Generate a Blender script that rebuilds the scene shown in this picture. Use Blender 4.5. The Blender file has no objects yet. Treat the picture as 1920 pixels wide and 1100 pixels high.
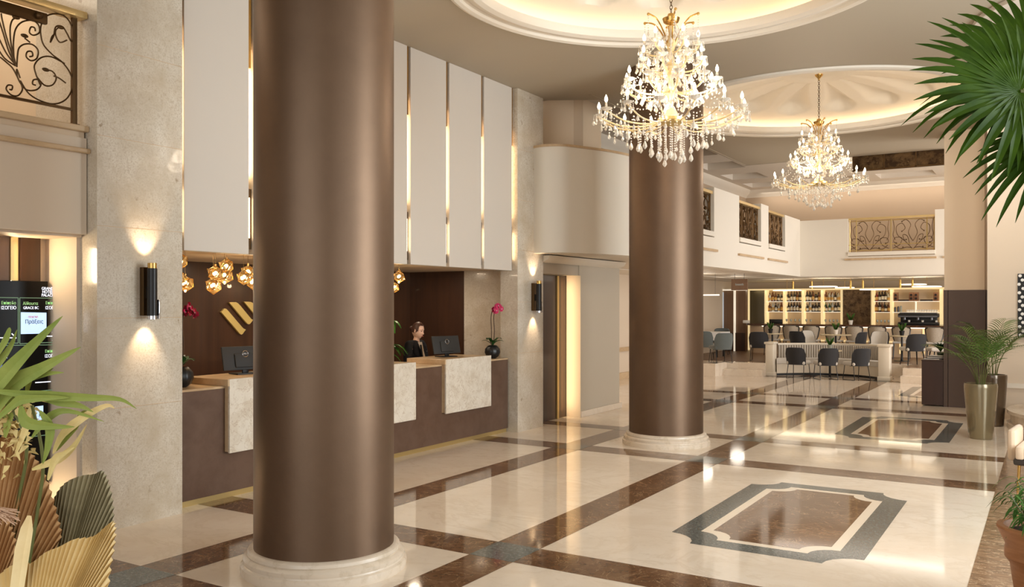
import bpy, bmesh, math, random
from mathutils import Vector, Matrix
random.seed(7)
S = bpy.context.scene
C = S.collection
PI = math.pi
# ---------------------------------------------------------------- camera
FPX = 1628.0; EYE = 1.9; CX = 960.0; CY = 570.0
YAW = math.atan(1008 / 1628)
cam = bpy.data.objects.new('camera', bpy.data.cameras.new('camera'))
C.objects.link(cam); S.camera = cam
cam.location = (0, 0, EYE); cam.rotation_euler = (PI / 2, 0, YAW)
cam.data.sensor_width = 36; cam.data.lens = FPX / 1920 * 36
cam.data.shift_y = 20 / 1920; cam.data.clip_end = 200
# ---------------------------------------------------------------- colour management, world, big lights
vs = S.view_settings
vs.view_transform = 'Standard'; vs.look = 'None'; vs.gamma = 1; vs.use_curve_mapping = False
vs.exposure = 0.14
def lin(r, g, b, k=1.0):
    def f(c):
        c /= 255.0
        return c / 12.92 if c <= .04045 else ((c + .055) / 1.055) ** 2.4
    return (f(r) * k, f(g) * k, f(b) * k, 1)
w = bpy.data.worlds.new('sky'); S.world = w; w.use_nodes = True
w.node_tree.nodes['Background'].inputs[0].default_value = (.98, .98, 1, 1)
w.node_tree.nodes['Background'].inputs[1].default_value = 0.6
def area(name, loc, rot, sx, sy, watts, col=(1, .9, .78)):
    l = bpy.data.lights.new(name, 'AREA'); l.shape = 'RECTANGLE'; l.size = sx; l.size_y = sy
    l.energy = watts; l.color = col
    o = bpy.data.objects.new(name, l); C.objects.link(o); o.location = loc; o.rotation_euler = rot
    return o
def point(name, loc, watts, col=(1, .74, .45), r=.05):
    l = bpy.data.lights.new(name, 'POINT'); l.energy = watts; l.color = col; l.shadow_soft_size = r
    o = bpy.data.objects.new(name, l); C.objects.link(o); o.location = loc
    return o
# daylight through the tall windows of the right hand wall and the entrance behind the camera
area('window_daylight', (3.3, 2.6, 2.6), (0, PI / 2, 0), 4.4, 4.4, 80, (.9, .97, 1))
area('window_daylight', (3.3, 7.9, 2.6), (0, PI / 2, 0), 4.4, 3.8, 500, (.9, .97, 1))
area('entrance_daylight', (-1.5, -3.6, 2.6), (PI / 2, 0, 0), 7.0, 4.4, 160, (.9, .97, 1))
area('lounge_daylight', (3.3, 21.8, 2.6), (0, PI / 2, 0), 3.6, 4.5, 420, (1, .98, .96))
# unseen warm lights added under the lounge, reception, mezzanine and corridor ceilings
for ly_ in (19.0, 21.5, 24.2): point('lounge_fill', (-7.5, ly_, 2.4), 6, (1, .9, .76), .2)
for ly_ in (5.8, 7.3, 8.8, 10.3): area('reception_fill', (-8.1, ly_, 2.41), (0, 0, 0), .14, .14, 8, (1, .82, .6))
area('mezzanine_fill', (-4.5, 26.4, 5.3), (0, 0, 0), 6.0, .8, 60, (1, .9, .78))
area('mezzanine_fill', (-7.9, 3.0, 4.95), (0, 0, 0), 1.0, 2.5, 26, (1, .85, .65))
area('corridor_fill', (-8.2, 14.9, 2.65), (0, 0, 0), .3, .3, 26, (1, .86, .7))
area('right_wall_fill', (-0.6, 14.0, 5.0), (.75, 0, 0), .5, .5, 75, (1, .95, .86))  # added to brighten the right wall and pillar, no fixture there
# ---------------------------------------------------------------- helpers: places
Fv = (-math.sin(YAW), math.cos(YAW)); Rv = (math.cos(YAW), math.sin(YAW))
def ray(x):
    t = (x - CX) / FPX
    return (Fv[0] + Rv[0] * t, Fv[1] + Rv[1] * t)
def PX(x, y, X0):            # where the sight line of a measured point meets the plane X = X0
    d = ray(x); Z = X0 / d[0]
    return Vector((X0, d[1] * Z, EYE - (y - CY) * Z / FPX))
def PY(x, y, Y0):
    d = ray(x); Z = Y0 / d[1]
    return Vector((d[0] * Z, Y0, EYE - (y - CY) * Z / FPX))
def PD(x, y, Z):
    d = ray(x)
    return Vector((d[0] * Z, d[1] * Z, EYE - (y - CY) * Z / FPX))
def PZ(x, y, z=0):
    return PD(x, y, (EYE - z) * FPX / (y - CY))
# ---------------------------------------------------------------- helpers: materials
M = {}
def mat(name, col, rough=.5, metal=0., spec=.5, coat=0., bump=None, noise=None, trans=0., emis=None, es=0., grain=None, vein=None, sheen=0., ior=1.45, coatr=.03, alpha=1.):
    m = bpy.data.materials.new(name); m.use_nodes = True
    nt = m.node_tree; b = nt.nodes['Principled BSDF']; N = nt.nodes; Lk = nt.links
    b.inputs['Base Color'].default_value = col
    b.inputs['Roughness'].default_value = rough; b.inputs['Metallic'].default_value = metal
    b.inputs['Specular IOR Level'].default_value = spec; b.inputs['Coat Weight'].default_value = coat
    b.inputs['Coat Roughness'].default_value = coatr
    b.inputs['Transmission Weight'].default_value = trans; b.inputs['IOR'].default_value = ior
    b.inputs['Sheen Weight'].default_value = sheen; b.inputs['Alpha'].default_value = alpha
    if emis: b.inputs['Emission Color'].default_value = emis; b.inputs['Emission Strength'].default_value = es
    tc = N.new('ShaderNodeTexCoord')
    src = None
    def mixin(fac_socket, colB):
        nonlocal src
        mx = N.new('ShaderNodeMix'); mx.data_type = 'RGBA'
        Lk.new(fac_socket, mx.inputs[0])
        if src is None: mx.inputs[6].default_value = col
        else: Lk.new(src, mx.inputs[6])
        mx.inputs[7].default_value = colB
        src = mx.outputs[2]
    def ramp(sock, a, c, inv=False):
        r = N.new('ShaderNodeValToRGB'); r.color_ramp.elements[0].position = a; r.color_ramp.elements[1].position = c
        if inv:
            r.color_ramp.elements[0].color = (1, 1, 1, 1); r.color_ramp.elements[1].color = (0, 0, 0, 1)
        Lk.new(sock, r.inputs[0]); return r.outputs[0]
    def ntex(scale, detail=4, rough_=.6, sc=(1, 1, 1), dist=0.):
        mp = N.new('ShaderNodeMapping'); mp.inputs['Scale'].default_value = sc; Lk.new(tc.outputs['Object'], mp.inputs[0])
        t = N.new('ShaderNodeTexNoise'); t.inputs['Scale'].default_value = scale; t.inputs['Detail'].default_value = detail
        t.inputs['Roughness'].default_value = rough_; t.inputs['Distortion'].default_value = dist; Lk.new(mp.outputs[0], t.inputs[0])
        return t.outputs['Fac']
    if noise:                      # (scale, other colour, lo, hi[, stretch])
        for n in (noise if isinstance(noise, list) else [noise]):
            sc = n[4] if len(n) > 4 else (1, 1, 1)
            mixin(ramp(ntex(n[0], 6, .65, sc, .3), n[2], n[3]), n[1])
    if vein:                       # (scale, colour, width, stretch)
        f = ntex(vein[0], 7, .62, vein[3] if len(vein) > 3 else (1, 1, 1), 1.2)
        a = N.new('ShaderNodeMath'); a.operation = 'SUBTRACT'; a.inputs[1].default_value = .5; Lk.new(f, a.inputs[0])
        d = N.new('ShaderNodeMath'); d.operation = 'ABSOLUTE'; Lk.new(a.outputs[0], d.inputs[0])
        mixin(ramp(d.outputs[0], 0.0, vein[2], True), vein[1])
    if src is not None: Lk.new(src, b.inputs['Base Color'])
    if bump:                       # (scale, strength[, stretch])
        bp = N.new('ShaderNodeBump'); bp.inputs['Strength'].default_value = bump[1]; bp.inputs['Distance'].default_value = .01
        Lk.new(ntex(bump[0], 3, .5, bump[2] if len(bump) > 2 else (1, 1, 1)), bp.inputs['Height']); Lk.new(bp.outputs[0], b.inputs['Normal'])
    M[name] = m
    return m
mat('cream_marble', lin(238, 224, 206), .06, spec=.5, noise=[(.9, lin(228, 211, 190), .4, .65), (9, lin(220, 202, 180), .55, .8)], vein=(.8, lin(228, 211, 190), .03, (1, 1.6, 1)), bump=(1.2, .012))
mat('brown_marble', lin(110, 80, 57), .07, noise=[(3, lin(134, 102, 76), .45, .7), (14, lin(84, 58, 41), .5, .75)], vein=(3.5, lin(176, 146, 112), .008), bump=(1.2, .012))
mat('ribbon_marble', lin(142, 110, 82), .12, noise=[(5, lin(108, 80, 58), .4, .62, (1, 2.6, 1)), (9, lin(180, 150, 118), .56, .7, (1, 3, 1))], vein=(3, lin(214, 186, 152), .012, (1, 3, 1)))
mat('grey_granite', lin(92, 97, 94), .1, noise=[(40, lin(126, 130, 124), .5, .62), (90, lin(52, 56, 54), .5, .7)])
mat('inlay_white', lin(238, 222, 200), .1)
mat('pilaster_marble', lin(216, 206, 190), .2, coat=.25, noise=[(2.4, lin(192, 176, 152), .4, .7), (30, lin(186, 168, 144), .52, .72), (70, lin(194, 180, 160), .5, .62), (7, lin(166, 146, 122), .64, .72)], bump=(30, .05))
mat('counter_marble', lin(230, 220, 204), .2, noise=[(6, lin(212, 198, 178), .42, .7), (30, lin(196, 178, 158), .58, .72)], vein=(4, lin(198, 178, 156), .012))
mat('travertine_edge', lin(206, 178, 142), .3, noise=(8, lin(186, 154, 116), .4, .7, (1, .3, 1)))
mat('panel_cream', lin(210, 200, 188), .5)
mat('wall_cream', lin(234, 226, 212), .6)
mat('wall_beige', lin(220, 198, 170), .6)
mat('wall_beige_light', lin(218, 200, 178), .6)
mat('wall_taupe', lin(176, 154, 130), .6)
mat('wall_grey', lin(196, 184, 166), .55)
mat('ceiling_taupe', lin(180, 168, 148), .62)
mat('ceiling_white', lin(224, 214, 200), .6)
mat('dome_white', lin(238, 226, 206), .6)
mat('moulding_white', lin(232, 222, 206), .5)
mat('column_bronze', lin(116, 93, 74), .44, metal=.75, spec=.6, noise=(3, lin(110, 88, 70), .35, .7), bump=(60, .03))
mat('column_base', lin(220, 204, 184), .25, noise=(10, lin(200, 182, 158), .5, .7))
mat('dark_wood', lin(72, 45, 28), .28, coat=.25, noise=(5, lin(52, 32, 20), .35, .7, (1, 1, .06)))
mat('mid_wood', lin(128, 98, 74), .4, noise=(6, lin(112, 84, 62), .35, .7, (1, 1, .06)))
mat('desk_brown', lin(104, 80, 66), .32, coat=.2, noise=(4, lin(90, 66, 52), .4, .7), bump=(35, .04))
mat('pillar_brown', lin(84, 64, 50), .4)
mat('brass', lin(206, 166, 96), .25, metal=1)
mat('brass_soft', lin(206, 180, 122), .35, metal=.7)
mat('bronze_dark', lin(96, 72, 44), .35, metal=.8)
mat('iron_bronze', lin(90, 66, 38), .4, metal=.7)
mat('gilt', lin(226, 198, 140), .3, metal=.5)
mat('logo_gold', lin(206, 176, 104), .4, metal=.3)
mat('black_metal', lin(24, 22, 22), .35)
mat('chrome', lin(220, 220, 224), .12, metal=1)
mat('led_warm', lin(255, 236, 200), emis=(1, .78, .48, 1), es=9)
mat('led_cove', lin(255, 220, 170), emis=(1, .84, .64, 1), es=5.5)
mat('bulb', lin(255, 245, 225), emis=(1, .82, .58, 1), es=7)
mat('crystal', lin(255, 248, 236), .04, trans=.55, spec=.9, ior=1.6)
mat('crystal_gold', lin(240, 216, 166), .1, trans=.3, spec=.8)
mat('amber_glass', lin(255, 218, 150), .03, trans=.85, ior=1.4)
mat('screen_black', lin(10, 9, 10), .3, spec=.25)
mat('screen_line', lin(90, 110, 90), emis=lin(120, 150, 118), es=.6)
mat('screen_white', lin(240, 240, 245), emis=lin(230, 235, 250), es=1.2)
mat('screen_green', lin(150, 190, 130), emis=lin(150, 190, 130), es=.8)
mat('screen_paper', lin(190, 215, 245), emis=lin(180, 205, 240), es=1.0)
mat('screen_red', lin(170, 60, 60), emis=lin(170, 60, 60), es=.7)
mat('screen_blue', lin(40, 70, 190), emis=lin(40, 70, 200), es=.9)
mat('screen_ink', lin(30, 40, 50), .5)
mat('monitor_grey', lin(52, 50, 48), .6, spec=.3)
mat('cabinet_brown', lin(66, 42, 30), .45, noise=(5, lin(54, 34, 24), .35, .7, (1, 1, .06)))
mat('pot_black', lin(26, 26, 26), .35)
mat('planter_gold', lin(138, 124, 94), .22, metal=.45, coat=.5)
mat('planter_brown', lin(96, 80, 62), .22, metal=.5, coat=.5)
mat('terracotta', lin(176, 122, 80), .55, noise=(4, lin(150, 98, 60), .4, .7, (1, 1, 5)))
mat('soil', lin(46, 34, 26), .95, bump=(60, .8))
def leafmat(n, a, b_, r=.4):
    mat(n, a, r, noise=(6, b_, .35, .7)); M[n].node_tree.nodes['Principled BSDF'].inputs['Specular IOR Level'].default_value = .2
leafmat('palm_green', lin(66, 96, 14), lin(42, 70, 10), .5)
leafmat('areca_green', lin(96, 118, 52), lin(62, 88, 34))
leafmat('dracaena_green', lin(48, 92, 30), lin(90, 130, 50))
leafmat('orchid_green', lin(44, 80, 36), lin(30, 60, 28))
leafmat('herb_green', lin(80, 120, 50), lin(50, 90, 34))
leafmat('lily_green', lin(150, 158, 80), lin(120, 136, 60), .5)
leafmat('lily_straw', lin(232, 206, 146), lin(200, 182, 112), .55)
leafmat('petal_pink', lin(206, 60, 104), lin(170, 36, 80), .5)
leafmat('dried_brown', lin(196, 156, 110), lin(166, 122, 78), .6)
leafmat('dried_olive', lin(170, 160, 128), lin(140, 130, 102), .6)
leafmat('dried_cream', lin(242, 220, 170), lin(226, 198, 142), .6)
leafmat('dried_pink', lin(214, 180, 150), lin(196, 154, 124), .7)
mat('stem_green', lin(96, 100, 52), .5)
mat('stem_brown', lin(84, 62, 44), .7)
mat('velvet_dark', lin(42, 40, 41), .8, sheen=.15)
mat('velvet_grey', lin(92, 98, 96), .8, sheen=.4)
mat('fabric_light', lin(206, 198, 186), .8, sheen=.3)
mat('fabric_cane', lin(192, 178, 158), .7, noise=(60, lin(170, 154, 134), .4, .6))
mat('fabric_channel', lin(186, 176, 162), .75, sheen=.3)
mat('fabric_cream', lin(222, 196, 166), .75, sheen=.3)
mat('frame_dark', lin(62, 54, 48), .4)
mat('bench_wood', lin(226, 214, 194), .35)
mat('table_top', lin(214, 196, 160), .15)
mat('cloth_white', lin(236, 234, 230), .8)
mat('bar_stone', lin(92, 62, 44), .12, noise=[(12, lin(60, 38, 26), .4, .65), (20, lin(170, 130, 96), .62, .75)])
mat('bar_front', lin(214, 190, 160), .5)
mat('antique_mirror', lin(120, 96, 66), .22, metal=.6, noise=[(7, lin(70, 52, 34), .4, .62), (18, lin(160, 132, 96), .6, .75)])
mat('shelf_back', lin(190, 170, 146), .6)
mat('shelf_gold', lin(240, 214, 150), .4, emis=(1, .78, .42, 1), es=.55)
mat('shelf_light', lin(250, 240, 220), .4, emis=(1, .9, .72, 1), es=.5)
mat('disc_light', lin(250, 240, 224), .4, emis=(1, .88, .7, 1), es=1.7)
mat('box_brown', lin(130, 88, 60), .6)
mat('box_dark', lin(46, 34, 30), .6)
mat('steel', lin(120, 120, 124), .3, metal=.8)
mat('mint_glass', lin(186, 190, 180), .1, trans=.5)
mat('glass_dark', lin(110, 100, 76), .1, trans=.2)
mat('window_grey', lin(200, 210, 214), .1, emis=(.8, .9, 1, 1), es=.25)
mat('ceramic', lin(236, 228, 216), .25)
for n, c in dict(bottle_dark=(34, 22, 20), bottle_amber=(112, 58, 26), bottle_green=(30, 86, 44), bottle_clear=(206, 204, 196), bottle_red=(140, 40, 30)).items():
    mat(n, lin(*c), .08, trans=.25 if n != 'bottle_dark' else 0, spec=.7)
mat('label_cream', lin(226, 214, 190), .6)
mat('label_gold', lin(200, 160, 90), .5)
mat('skin', lin(226, 178, 148), .5)
mat('hair', lin(70, 40, 26), .45)
mat('jacket', lin(26, 24, 28), .7)
mat('blouse', lin(226, 208, 186), .7)
mat('eye_dark', lin(40, 28, 22), .3)
mat('lips', lin(190, 96, 88), .5)
mat('art_black', lin(22, 20, 20), .5)
mat('art_white', lin(236, 234, 230), .5)
# ---------------------------------------------------------------- helpers: meshes
class MB:
    def __init__(s): s.bm = bmesh.new()
    def box(s, x0, x1, y0, y1, z0, z1, bev=0, rot=None, mi=0, seg=2):
        bm = s.bm; n0 = len(bm.faces)
        vs_ = [bm.verts.new((x, y, z)) for x in (x0, x1) for y in (y0, y1) for z in (z0, z1)]
        fs = []
        for f in ((0, 1, 3, 2), (4, 6, 7, 5), (0, 4, 5, 1), (2, 3, 7, 6), (0, 2, 6, 4), (1, 5, 7, 3)):
            fc = bm.faces.new([vs_[i] for i in f]); fc.material_index = mi; fs.append(fc)
        geo = vs_
        if bev:
            es = list({e for f in fs for e in f.edges})
            r = bmesh.ops.bevel(bm, geom=es, offset=bev, segments=seg, affect='EDGES', profile=.5)
            geo = list({v for f in r['faces'] for v in f.verts} | {v for v in vs_ if v.is_valid})
        if rot is not None:
            for v in geo: v.co = rot @ v.co
        return s
    def quad(s, pts, mi=0):
        f = s.bm.faces.new([s.bm.verts.new(p) for p in pts]); f.material_index = mi; return s
    def prism(s, pts, z0, z1, mi=0):          # polygon in XY
        a = [s.bm.verts.new((p[0], p[1], z0)) for p in pts]; b = [s.bm.verts.new((p[0], p[1], z1)) for p in pts]
        n = len(pts)
        for f in [a[::-1], b] + [[a[i], a[(i + 1) % n], b[(i + 1) % n], b[i]] for i in range(n)]:
            s.bm.faces.new(f).material_index = mi
        return s
    def extr(s, pts, d, mi=0):                # polygon of 3-D points extruded along d
        d = Vector(d); a = [s.bm.verts.new(p) for p in pts]; b = [s.bm.verts.new(Vector(p) + d) for p in pts]; n = len(pts)
        for f in [a[::-1], b] + [[a[i], a[(i + 1) % n], b[(i + 1) % n], b[i]] for i in range(n)]:
            s.bm.faces.new(f).material_index = mi
        return s
    def lathe(s, prof, seg=24, c=(0, 0, 0), mi=0, cap=True, a0=0, flute=None):
        rings = []
        for r, z in prof:
            if r < 1e-5: rings.append([s.bm.verts.new((c[0], c[1], c[2] + z))]); continue
            ring = []
            for i in range(seg):
                a = a0 + 2 * PI * i / seg; rr = r * (flute(a) if flute else 1)
                ring.append(s.bm.verts.new((c[0] + rr * math.cos(a), c[1] + rr * math.sin(a), c[2] + z)))
            rings.append(ring)
        for A, B in zip(rings, rings[1:]):
            for i in range(seg):
                j = (i + 1) % seg
                q = [A[i % len(A)], A[j % len(A)], B[j % len(B)], B[i % len(B)]]
                q2 = []
                for v in q:
                    if v not in q2: q2.append(v)
                if len(q2) > 2: s.bm.faces.new(q2).material_index = mi
        if cap:
            for R_, rev in ((rings[0], True), (rings[-1], False)):
                if len(R_) > 2: s.bm.faces.new(R_[::-1] if rev else R_).material_index = mi
        return s
    def tube(s, pts, r, seg=6, mi=0, closed=False, flat=None):
        P = [Vector(p) for p in pts]; n = len(P); rings = []
        up = None
        for i, p in enumerate(P):
            if closed: t = P[(i + 1) % n] - P[i - 1]
            else: t = P[min(i + 1, n - 1)] - P[max(i - 1, 0)]
            if t.length < 1e-9: t = Vector((0, 0, 1))
            t.normalize()
            if up is None: up = Vector((0, 0, 1)) if abs(t.z) < .9 else Vector((1, 0, 0))
            u = up - t * up.dot(t)
            if u.length < 1e-4: u = t.orthogonal()
            u.normalize(); v = t.cross(u); up = u
            rr = r[i] if isinstance(r, (list, tuple)) else r
            rings.append([s.bm.verts.new(p + (u * math.cos(2 * PI * k / seg) + v * math.sin(2 * PI * k / seg) * (flat or 1)) * rr) for k in range(seg)])
        for i in range(n if closed else n - 1):
            A, B = rings[i], rings[(i + 1) % n]
            for k in range(seg):
                s.bm.faces.new((A[k], A[(k + 1) % seg], B[(k + 1) % seg], B[k])).material_index = mi
        if not closed:
            s.bm.faces.new(rings[0][::-1]).material_index = mi; s.bm.faces.new(rings[-1]).material_index = mi
        return s
    def ball(s, c, r, seg=12, rings=8, sc=(1, 1, 1), mi=0, rot=None):
        vs0 = set(s.bm.verts)
        m = Matrix.Translation(c) @ (rot.to_4x4() if rot else Matrix.Identity(4)) @ Matrix.Diagonal((sc[0], sc[1], sc[2], 1))
        g = bmesh.ops.create_uvsphere(s.bm, u_segments=seg, v_segments=rings, radius=r, matrix=m)
        for v in g['verts']:
            for f in v.link_faces: f.material_index = mi
        return s
    def ico(s, c, r, sub=1, sc=(1, 1, 1), mi=0):
        m = Matrix.Translation(c) @ Matrix.Diagonal((sc[0], sc[1], sc[2], 1))
        g = bmesh.ops.create_icosphere(s.bm, subdivisions=sub, radius=r, matrix=m)
        for v in g['verts']:
            for f in v.link_faces: f.material_index = mi
        return s
    def sheet(s, rows, thick=0, mi=0):        # grid of 3-D points
        V_ = [[s.bm.verts.new(p) for p in r] for r in rows]; fs = []
        for a, b in zip(V_, V_[1:]):
            for i in range(len(a) - 1):
                f = s.bm.faces.new((a[i], a[i + 1], b[i + 1], b[i])); f.material_index = mi; fs.append(f)
        if thick:
            bmesh.ops.recalc_face_normals(s.bm, faces=fs)
            bmesh.ops.solidify(s.bm, geom=fs, thickness=thick)
        return s
    def blade(s, pts, wid, fold=.25, nrm=(0, 0, 1), mi=0, th=0):      # leaf blade along a path
        P = [Vector(p) for p in pts]; n = len(P); rows = []; nrm = Vector(nrm)
        for i, p in enumerate(P):
            t = P[min(i + 1, n - 1)] - P[max(i - 1, 0)]
            if t.length < 1e-9: t = Vector((1, 0, 0))
            t.normalize()
            sd = t.cross(nrm)
            if sd.length < 1e-3: sd = t.orthogonal()
            sd.normalize(); nn = sd.cross(t)
            wv = wid[i] if isinstance(wid, (list, tuple)) else wid * math.sin(PI * min(.97, max(.06, (i + .25) / (n - .5)))) ** .8
            rows.append([p - sd * wv + nn * wv * fold, p, p + sd * wv + nn * wv * fold])
        return s.sheet(rows, th, mi)
def link(name, mb, mats, parent=None, world=True, angle=35, merge=False):
    bm = mb.bm
    if merge: bmesh.ops.remove_doubles(bm, verts=bm.verts, dist=1e-5)
    me = bpy.data.meshes.new(name)
    bmesh.ops.recalc_face_normals(bm, faces=bm.faces)
    bm.to_mesh(me); bm.free()
    for m in (mats if isinstance(mats, (list, tuple)) else [mats]): me.materials.append(M[m])
    if angle:
        me.polygons.foreach_set('use_smooth', [True] * len(me.polygons)); me.set_sharp_from_angle(angle=math.radians(angle))
    o = bpy.data.objects.new(name, me); C.objects.link(o)
    if parent:
        o.parent = parent
        if world:
            r = parent
            off = Vector(r.location)
            while r.parent: r = r.parent; off += Vector(r.location)
            o.location = -off
    return o
def tag(o, label, cat, group=None, kind=None):
    o['label'] = label; o['category'] = cat
    if group: o['group'] = group
    if kind: o['kind'] = kind
    return o
def root(name, loc, label, cat, group=None, rz=0):
    o = bpy.data.objects.new(name, None); C.objects.link(o); o.location = loc; o.rotation_euler = (0, 0, rz)
    o.empty_display_size = .1
    return tag(o, label, cat, group)
def struct(name, mb, mats, angle=35):
    o = link(name, mb, mats, angle=angle); o['kind'] = 'structure'; return o
def single(name, mb, mats, label, cat, group=None, angle=35, kind=None):
    """a thing that is one mesh: origin moved to its base"""
    o = link(name, mb, mats, angle=angle)
    co = [v.co for v in o.data.vertices]
    c = Vector(((min(v.x for v in co) + max(v.x for v in co)) / 2, (min(v.y for v in co) + max(v.y for v in co)) / 2, min(v.z for v in co)))
    o.data.transform(Matrix.Translation(-c)); o.location = c
    return tag(o, label, cat, group, kind)
KIDS = {}
def kids(o): return [c for c in C.objects if c.parent == o]
def copy_tree(o, parent=None):
    c = o.copy(); C.objects.link(c)
    if parent: c.parent = parent
    for ch in kids(o): copy_tree(ch, c)
    return c
def dup(o, loc, rz=None, label=None, cat=None, group=None, scale=None):
    c = copy_tree(o); c.location = loc
    if rz is not None: c.rotation_euler = (0, 0, rz)
    if scale: c.scale = (scale,) * 3
    if label: c['label'] = label
    if cat: c['category'] = cat
    if group: c['group'] = group
    return c
def text_mesh(name, body, size, m, parent, mtx, extrude=.001, align='CENTER'):
    cu = bpy.data.curves.new(name, 'FONT'); cu.body = body; cu.size = size; cu.extrude = extrude; cu.align_x = align; cu.align_y = 'CENTER'
    cu.resolution_u = 3
    t = bpy.data.objects.new(name, cu); C.objects.link(t)
    dg = bpy.context.evaluated_depsgraph_get(); dg.update()
    me = bpy.data.meshes.new_from_object(t.evaluated_get(dg)); bpy.data.objects.remove(t)
    me.transform(mtx); me.materials.clear(); me.materials.append(M[m])
    o = bpy.data.objects.new(name, me); C.objects.link(o)
    if parent:
        o.parent = parent
        if parent.parent is None: o.location = -Vector(parent.location)
        else: o.location = -Vector(parent.location) - Vector(parent.parent.location)
    return o
def smooth_path(pts, n=6):
    P = [Vector(p) for p in pts]; out = []
    for i in range(len(P) - 1):
        p0, p1, p2, p3 = P[max(i - 1, 0)], P[i], P[i + 1], P[min(i + 2, len(P) - 1)]
        for k in range(n):
            t = k / n
            out.append(.5 * ((2 * p1) + (p2 - p0) * t + (2 * p0 - 5 * p1 + 4 * p2 - p3) * t * t + (3 * p1 - p0 - 3 * p2 + p3) * t ** 3))
    out.append(P[-1]); return out
# ================================================================ THE ROOM
CH = 5.1                                   # hall ceiling
WX = -6.7                                  # face of the marble pilasters
# ---- floor
mb = MB(); mb.box(-14, 4, -4, 32, -.1, 0)
def rect(x0, x1, y0, y1, z, mi): mb.quad([(x0, y0, z), (x1, y0, z), (x1, y1, z), (x0, y1, z)], mi)
XB = [(-3.75, -3.36), (-5.61, -5.22)]
YB = [(-1.0, -.6), (3.53, 3.94), (5.44, 5.85), (10.06, 10.48), (11.98, 12.35), (16.5, 16.9), (18.25, 18.62), (22.85, 23.2)]
for y0, y1 in YB: rect(-6.95, -.47, y0, y1, .0008, 1)
for x0, x1 in XB: rect(x0, x1, -3.9, 24, .0012, 1)
rect(-.47, 3.95, -3.9, 17.6, .0016, 2)
for x0, x1 in XB:
    for y0, y1 in YB: rect(x0, x1, y0, y1, .0020, 3)
def octo(x0, x1, y0, y1, c, n=5):
    pts = []
    for cx_, cy_, a0 in ((x0, y0, PI / 2), (x1, y0, PI), (x1, y1, -PI / 2), (x0, y1, 0)):
        a = []
        for k in range(n + 1):
            t = a0 - (PI / 2) * k / n
            a.append((cx_ + c * math.cos(t), cy_ + c * math.sin(t)))
        pts += a
    return pts
for yc, hh in ((8.0, 1.39), (14.42, 1.39), (20.7, 1.4)):
    for ins, z, mi, c in ((0, .0008, 3, .25), (.2, .0014, 4, .2), (.28, .0020, 1, .2)):
        p = octo(-2.68 + ins, -1.17 - ins, yc - hh + ins, yc + hh - ins, c)
        mb.quad([(a, b, z) for a, b in p], mi)
struct('floor', mb, ['cream_marble', 'brown_marble', 'ribbon_marble', 'grey_granite', 'inlay_white'], angle=0)
# ---- ceiling with two round openings
D = [(-3.16, 8.02, 2.19), (-3.2, 14.53, 2.36)]
def slab_with_holes(name, outer, holes, z, m):
    bm = bmesh.new(); es = []
    for loop in [outer] + holes:
        v = [bm.verts.new((p[0], p[1], z)) for p in loop]
        es += [bm.edges.new((v[i], v[(i + 1) % len(v)])) for i in range(len(v))]
    bmesh.ops.triangle_fill(bm, use_beauty=True, edges=es)
    for f in bm.faces:
        if f.normal.z > 0: f.normal_flip()
    me = bpy.data.meshes.new(name); bm.to_mesh(me); bm.free(); me.materials.append(M[m])
    o = bpy.data.objects.new(name, me); C.objects.link(o); o['kind'] = 'structure'; return o
circ = lambda cx_, cy_, r, n=96: [(cx_ + r * math.cos(2 * PI * i / n), cy_ + r * math.sin(2 * PI * i / n)) for i in range(n)]
slab_with_holes('ceiling', [(-7.0, 4.3), (-9.1, 4.3), (-9.1, -4), (4, -4), (4, 19.87), (-5.97, 19.87), (-5.97, 12.3), (-6.7, 11.9), (-7.0, 11.9)],
                [circ(x, y, r) for x, y, r in D], CH, 'ceiling_taupe')
for x, y, r in D:
    mb = MB()       # the moulded lip, the light trough behind it
    mb.lathe([(r + .06, 0.0), (r + .06, -.03), (r + .02, -.045), (r - .02, -.03), (r - .03, 0), (r - .06, .015), (r - .1, -.01), (r - .15, -.015), (r - .2, .01), (r - .22, .05), (r - .22, .10), (r - .19, .10), (r - .19, .05), (r, .04), (r + .3, .04), (r + .3, .10)], 96, (x, y, CH), cap=False)
    struct('ceiling', mb, 'moulding_white', angle=30)
    mb = MB(); NA, NR = 224, 44; rows = []; petals = 14; Rm = r + .28
    for i in range(NR + 1):
        q = i / NR; rr = Rm * (1 - q) + .02 * q; row = []
        for k in range(NA + 1):
            a = 2 * PI * k / NA
            z = .12 + .40 * math.sin(PI / 2 * min(1, (1 - rr / Rm) * 1.15)) ** 1
            ph = ((a * petals / (2 * PI)) % 1.0) * 2 - 1                 # -1..1 across a petal
            t = (rr - .45) / (1.8 * r / 2.19 - .45)                     # 0..1 along it
            if 0 < t < 1:
                half = .82 * (t ** .75 if t < .78 else (t ** .75) * math.sqrt(max(0, 1 - ((t - .78) / .22) ** 2)))
                d = half - abs(ph)
                if d > 0: z += .17 * min(1, d / .5) ** .6 * (.15 + .85 * t)
            if .36 < rr < .5: z -= .03
            row.append((x + rr * math.cos(a), y + rr * math.sin(a), CH + z))
        rows.append(row)
    mb.sheet(rows); struct('ceiling', mb, 'dome_white', angle=50)
    mb = MB(); mb.tube([(x + (r + .03) * math.cos(2 * PI * i / 96), y + (r + .03) * math.sin(2 * PI * i / 96), CH + .075) for i in range(96)], .022, 6, closed=True)
    single('cove_light', mb, 'led_cove', 'warm light strip hidden in the rim of the ' + ('nearer' if y < 10 else 'farther') + ' round ceiling recess', 'light')
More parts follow.
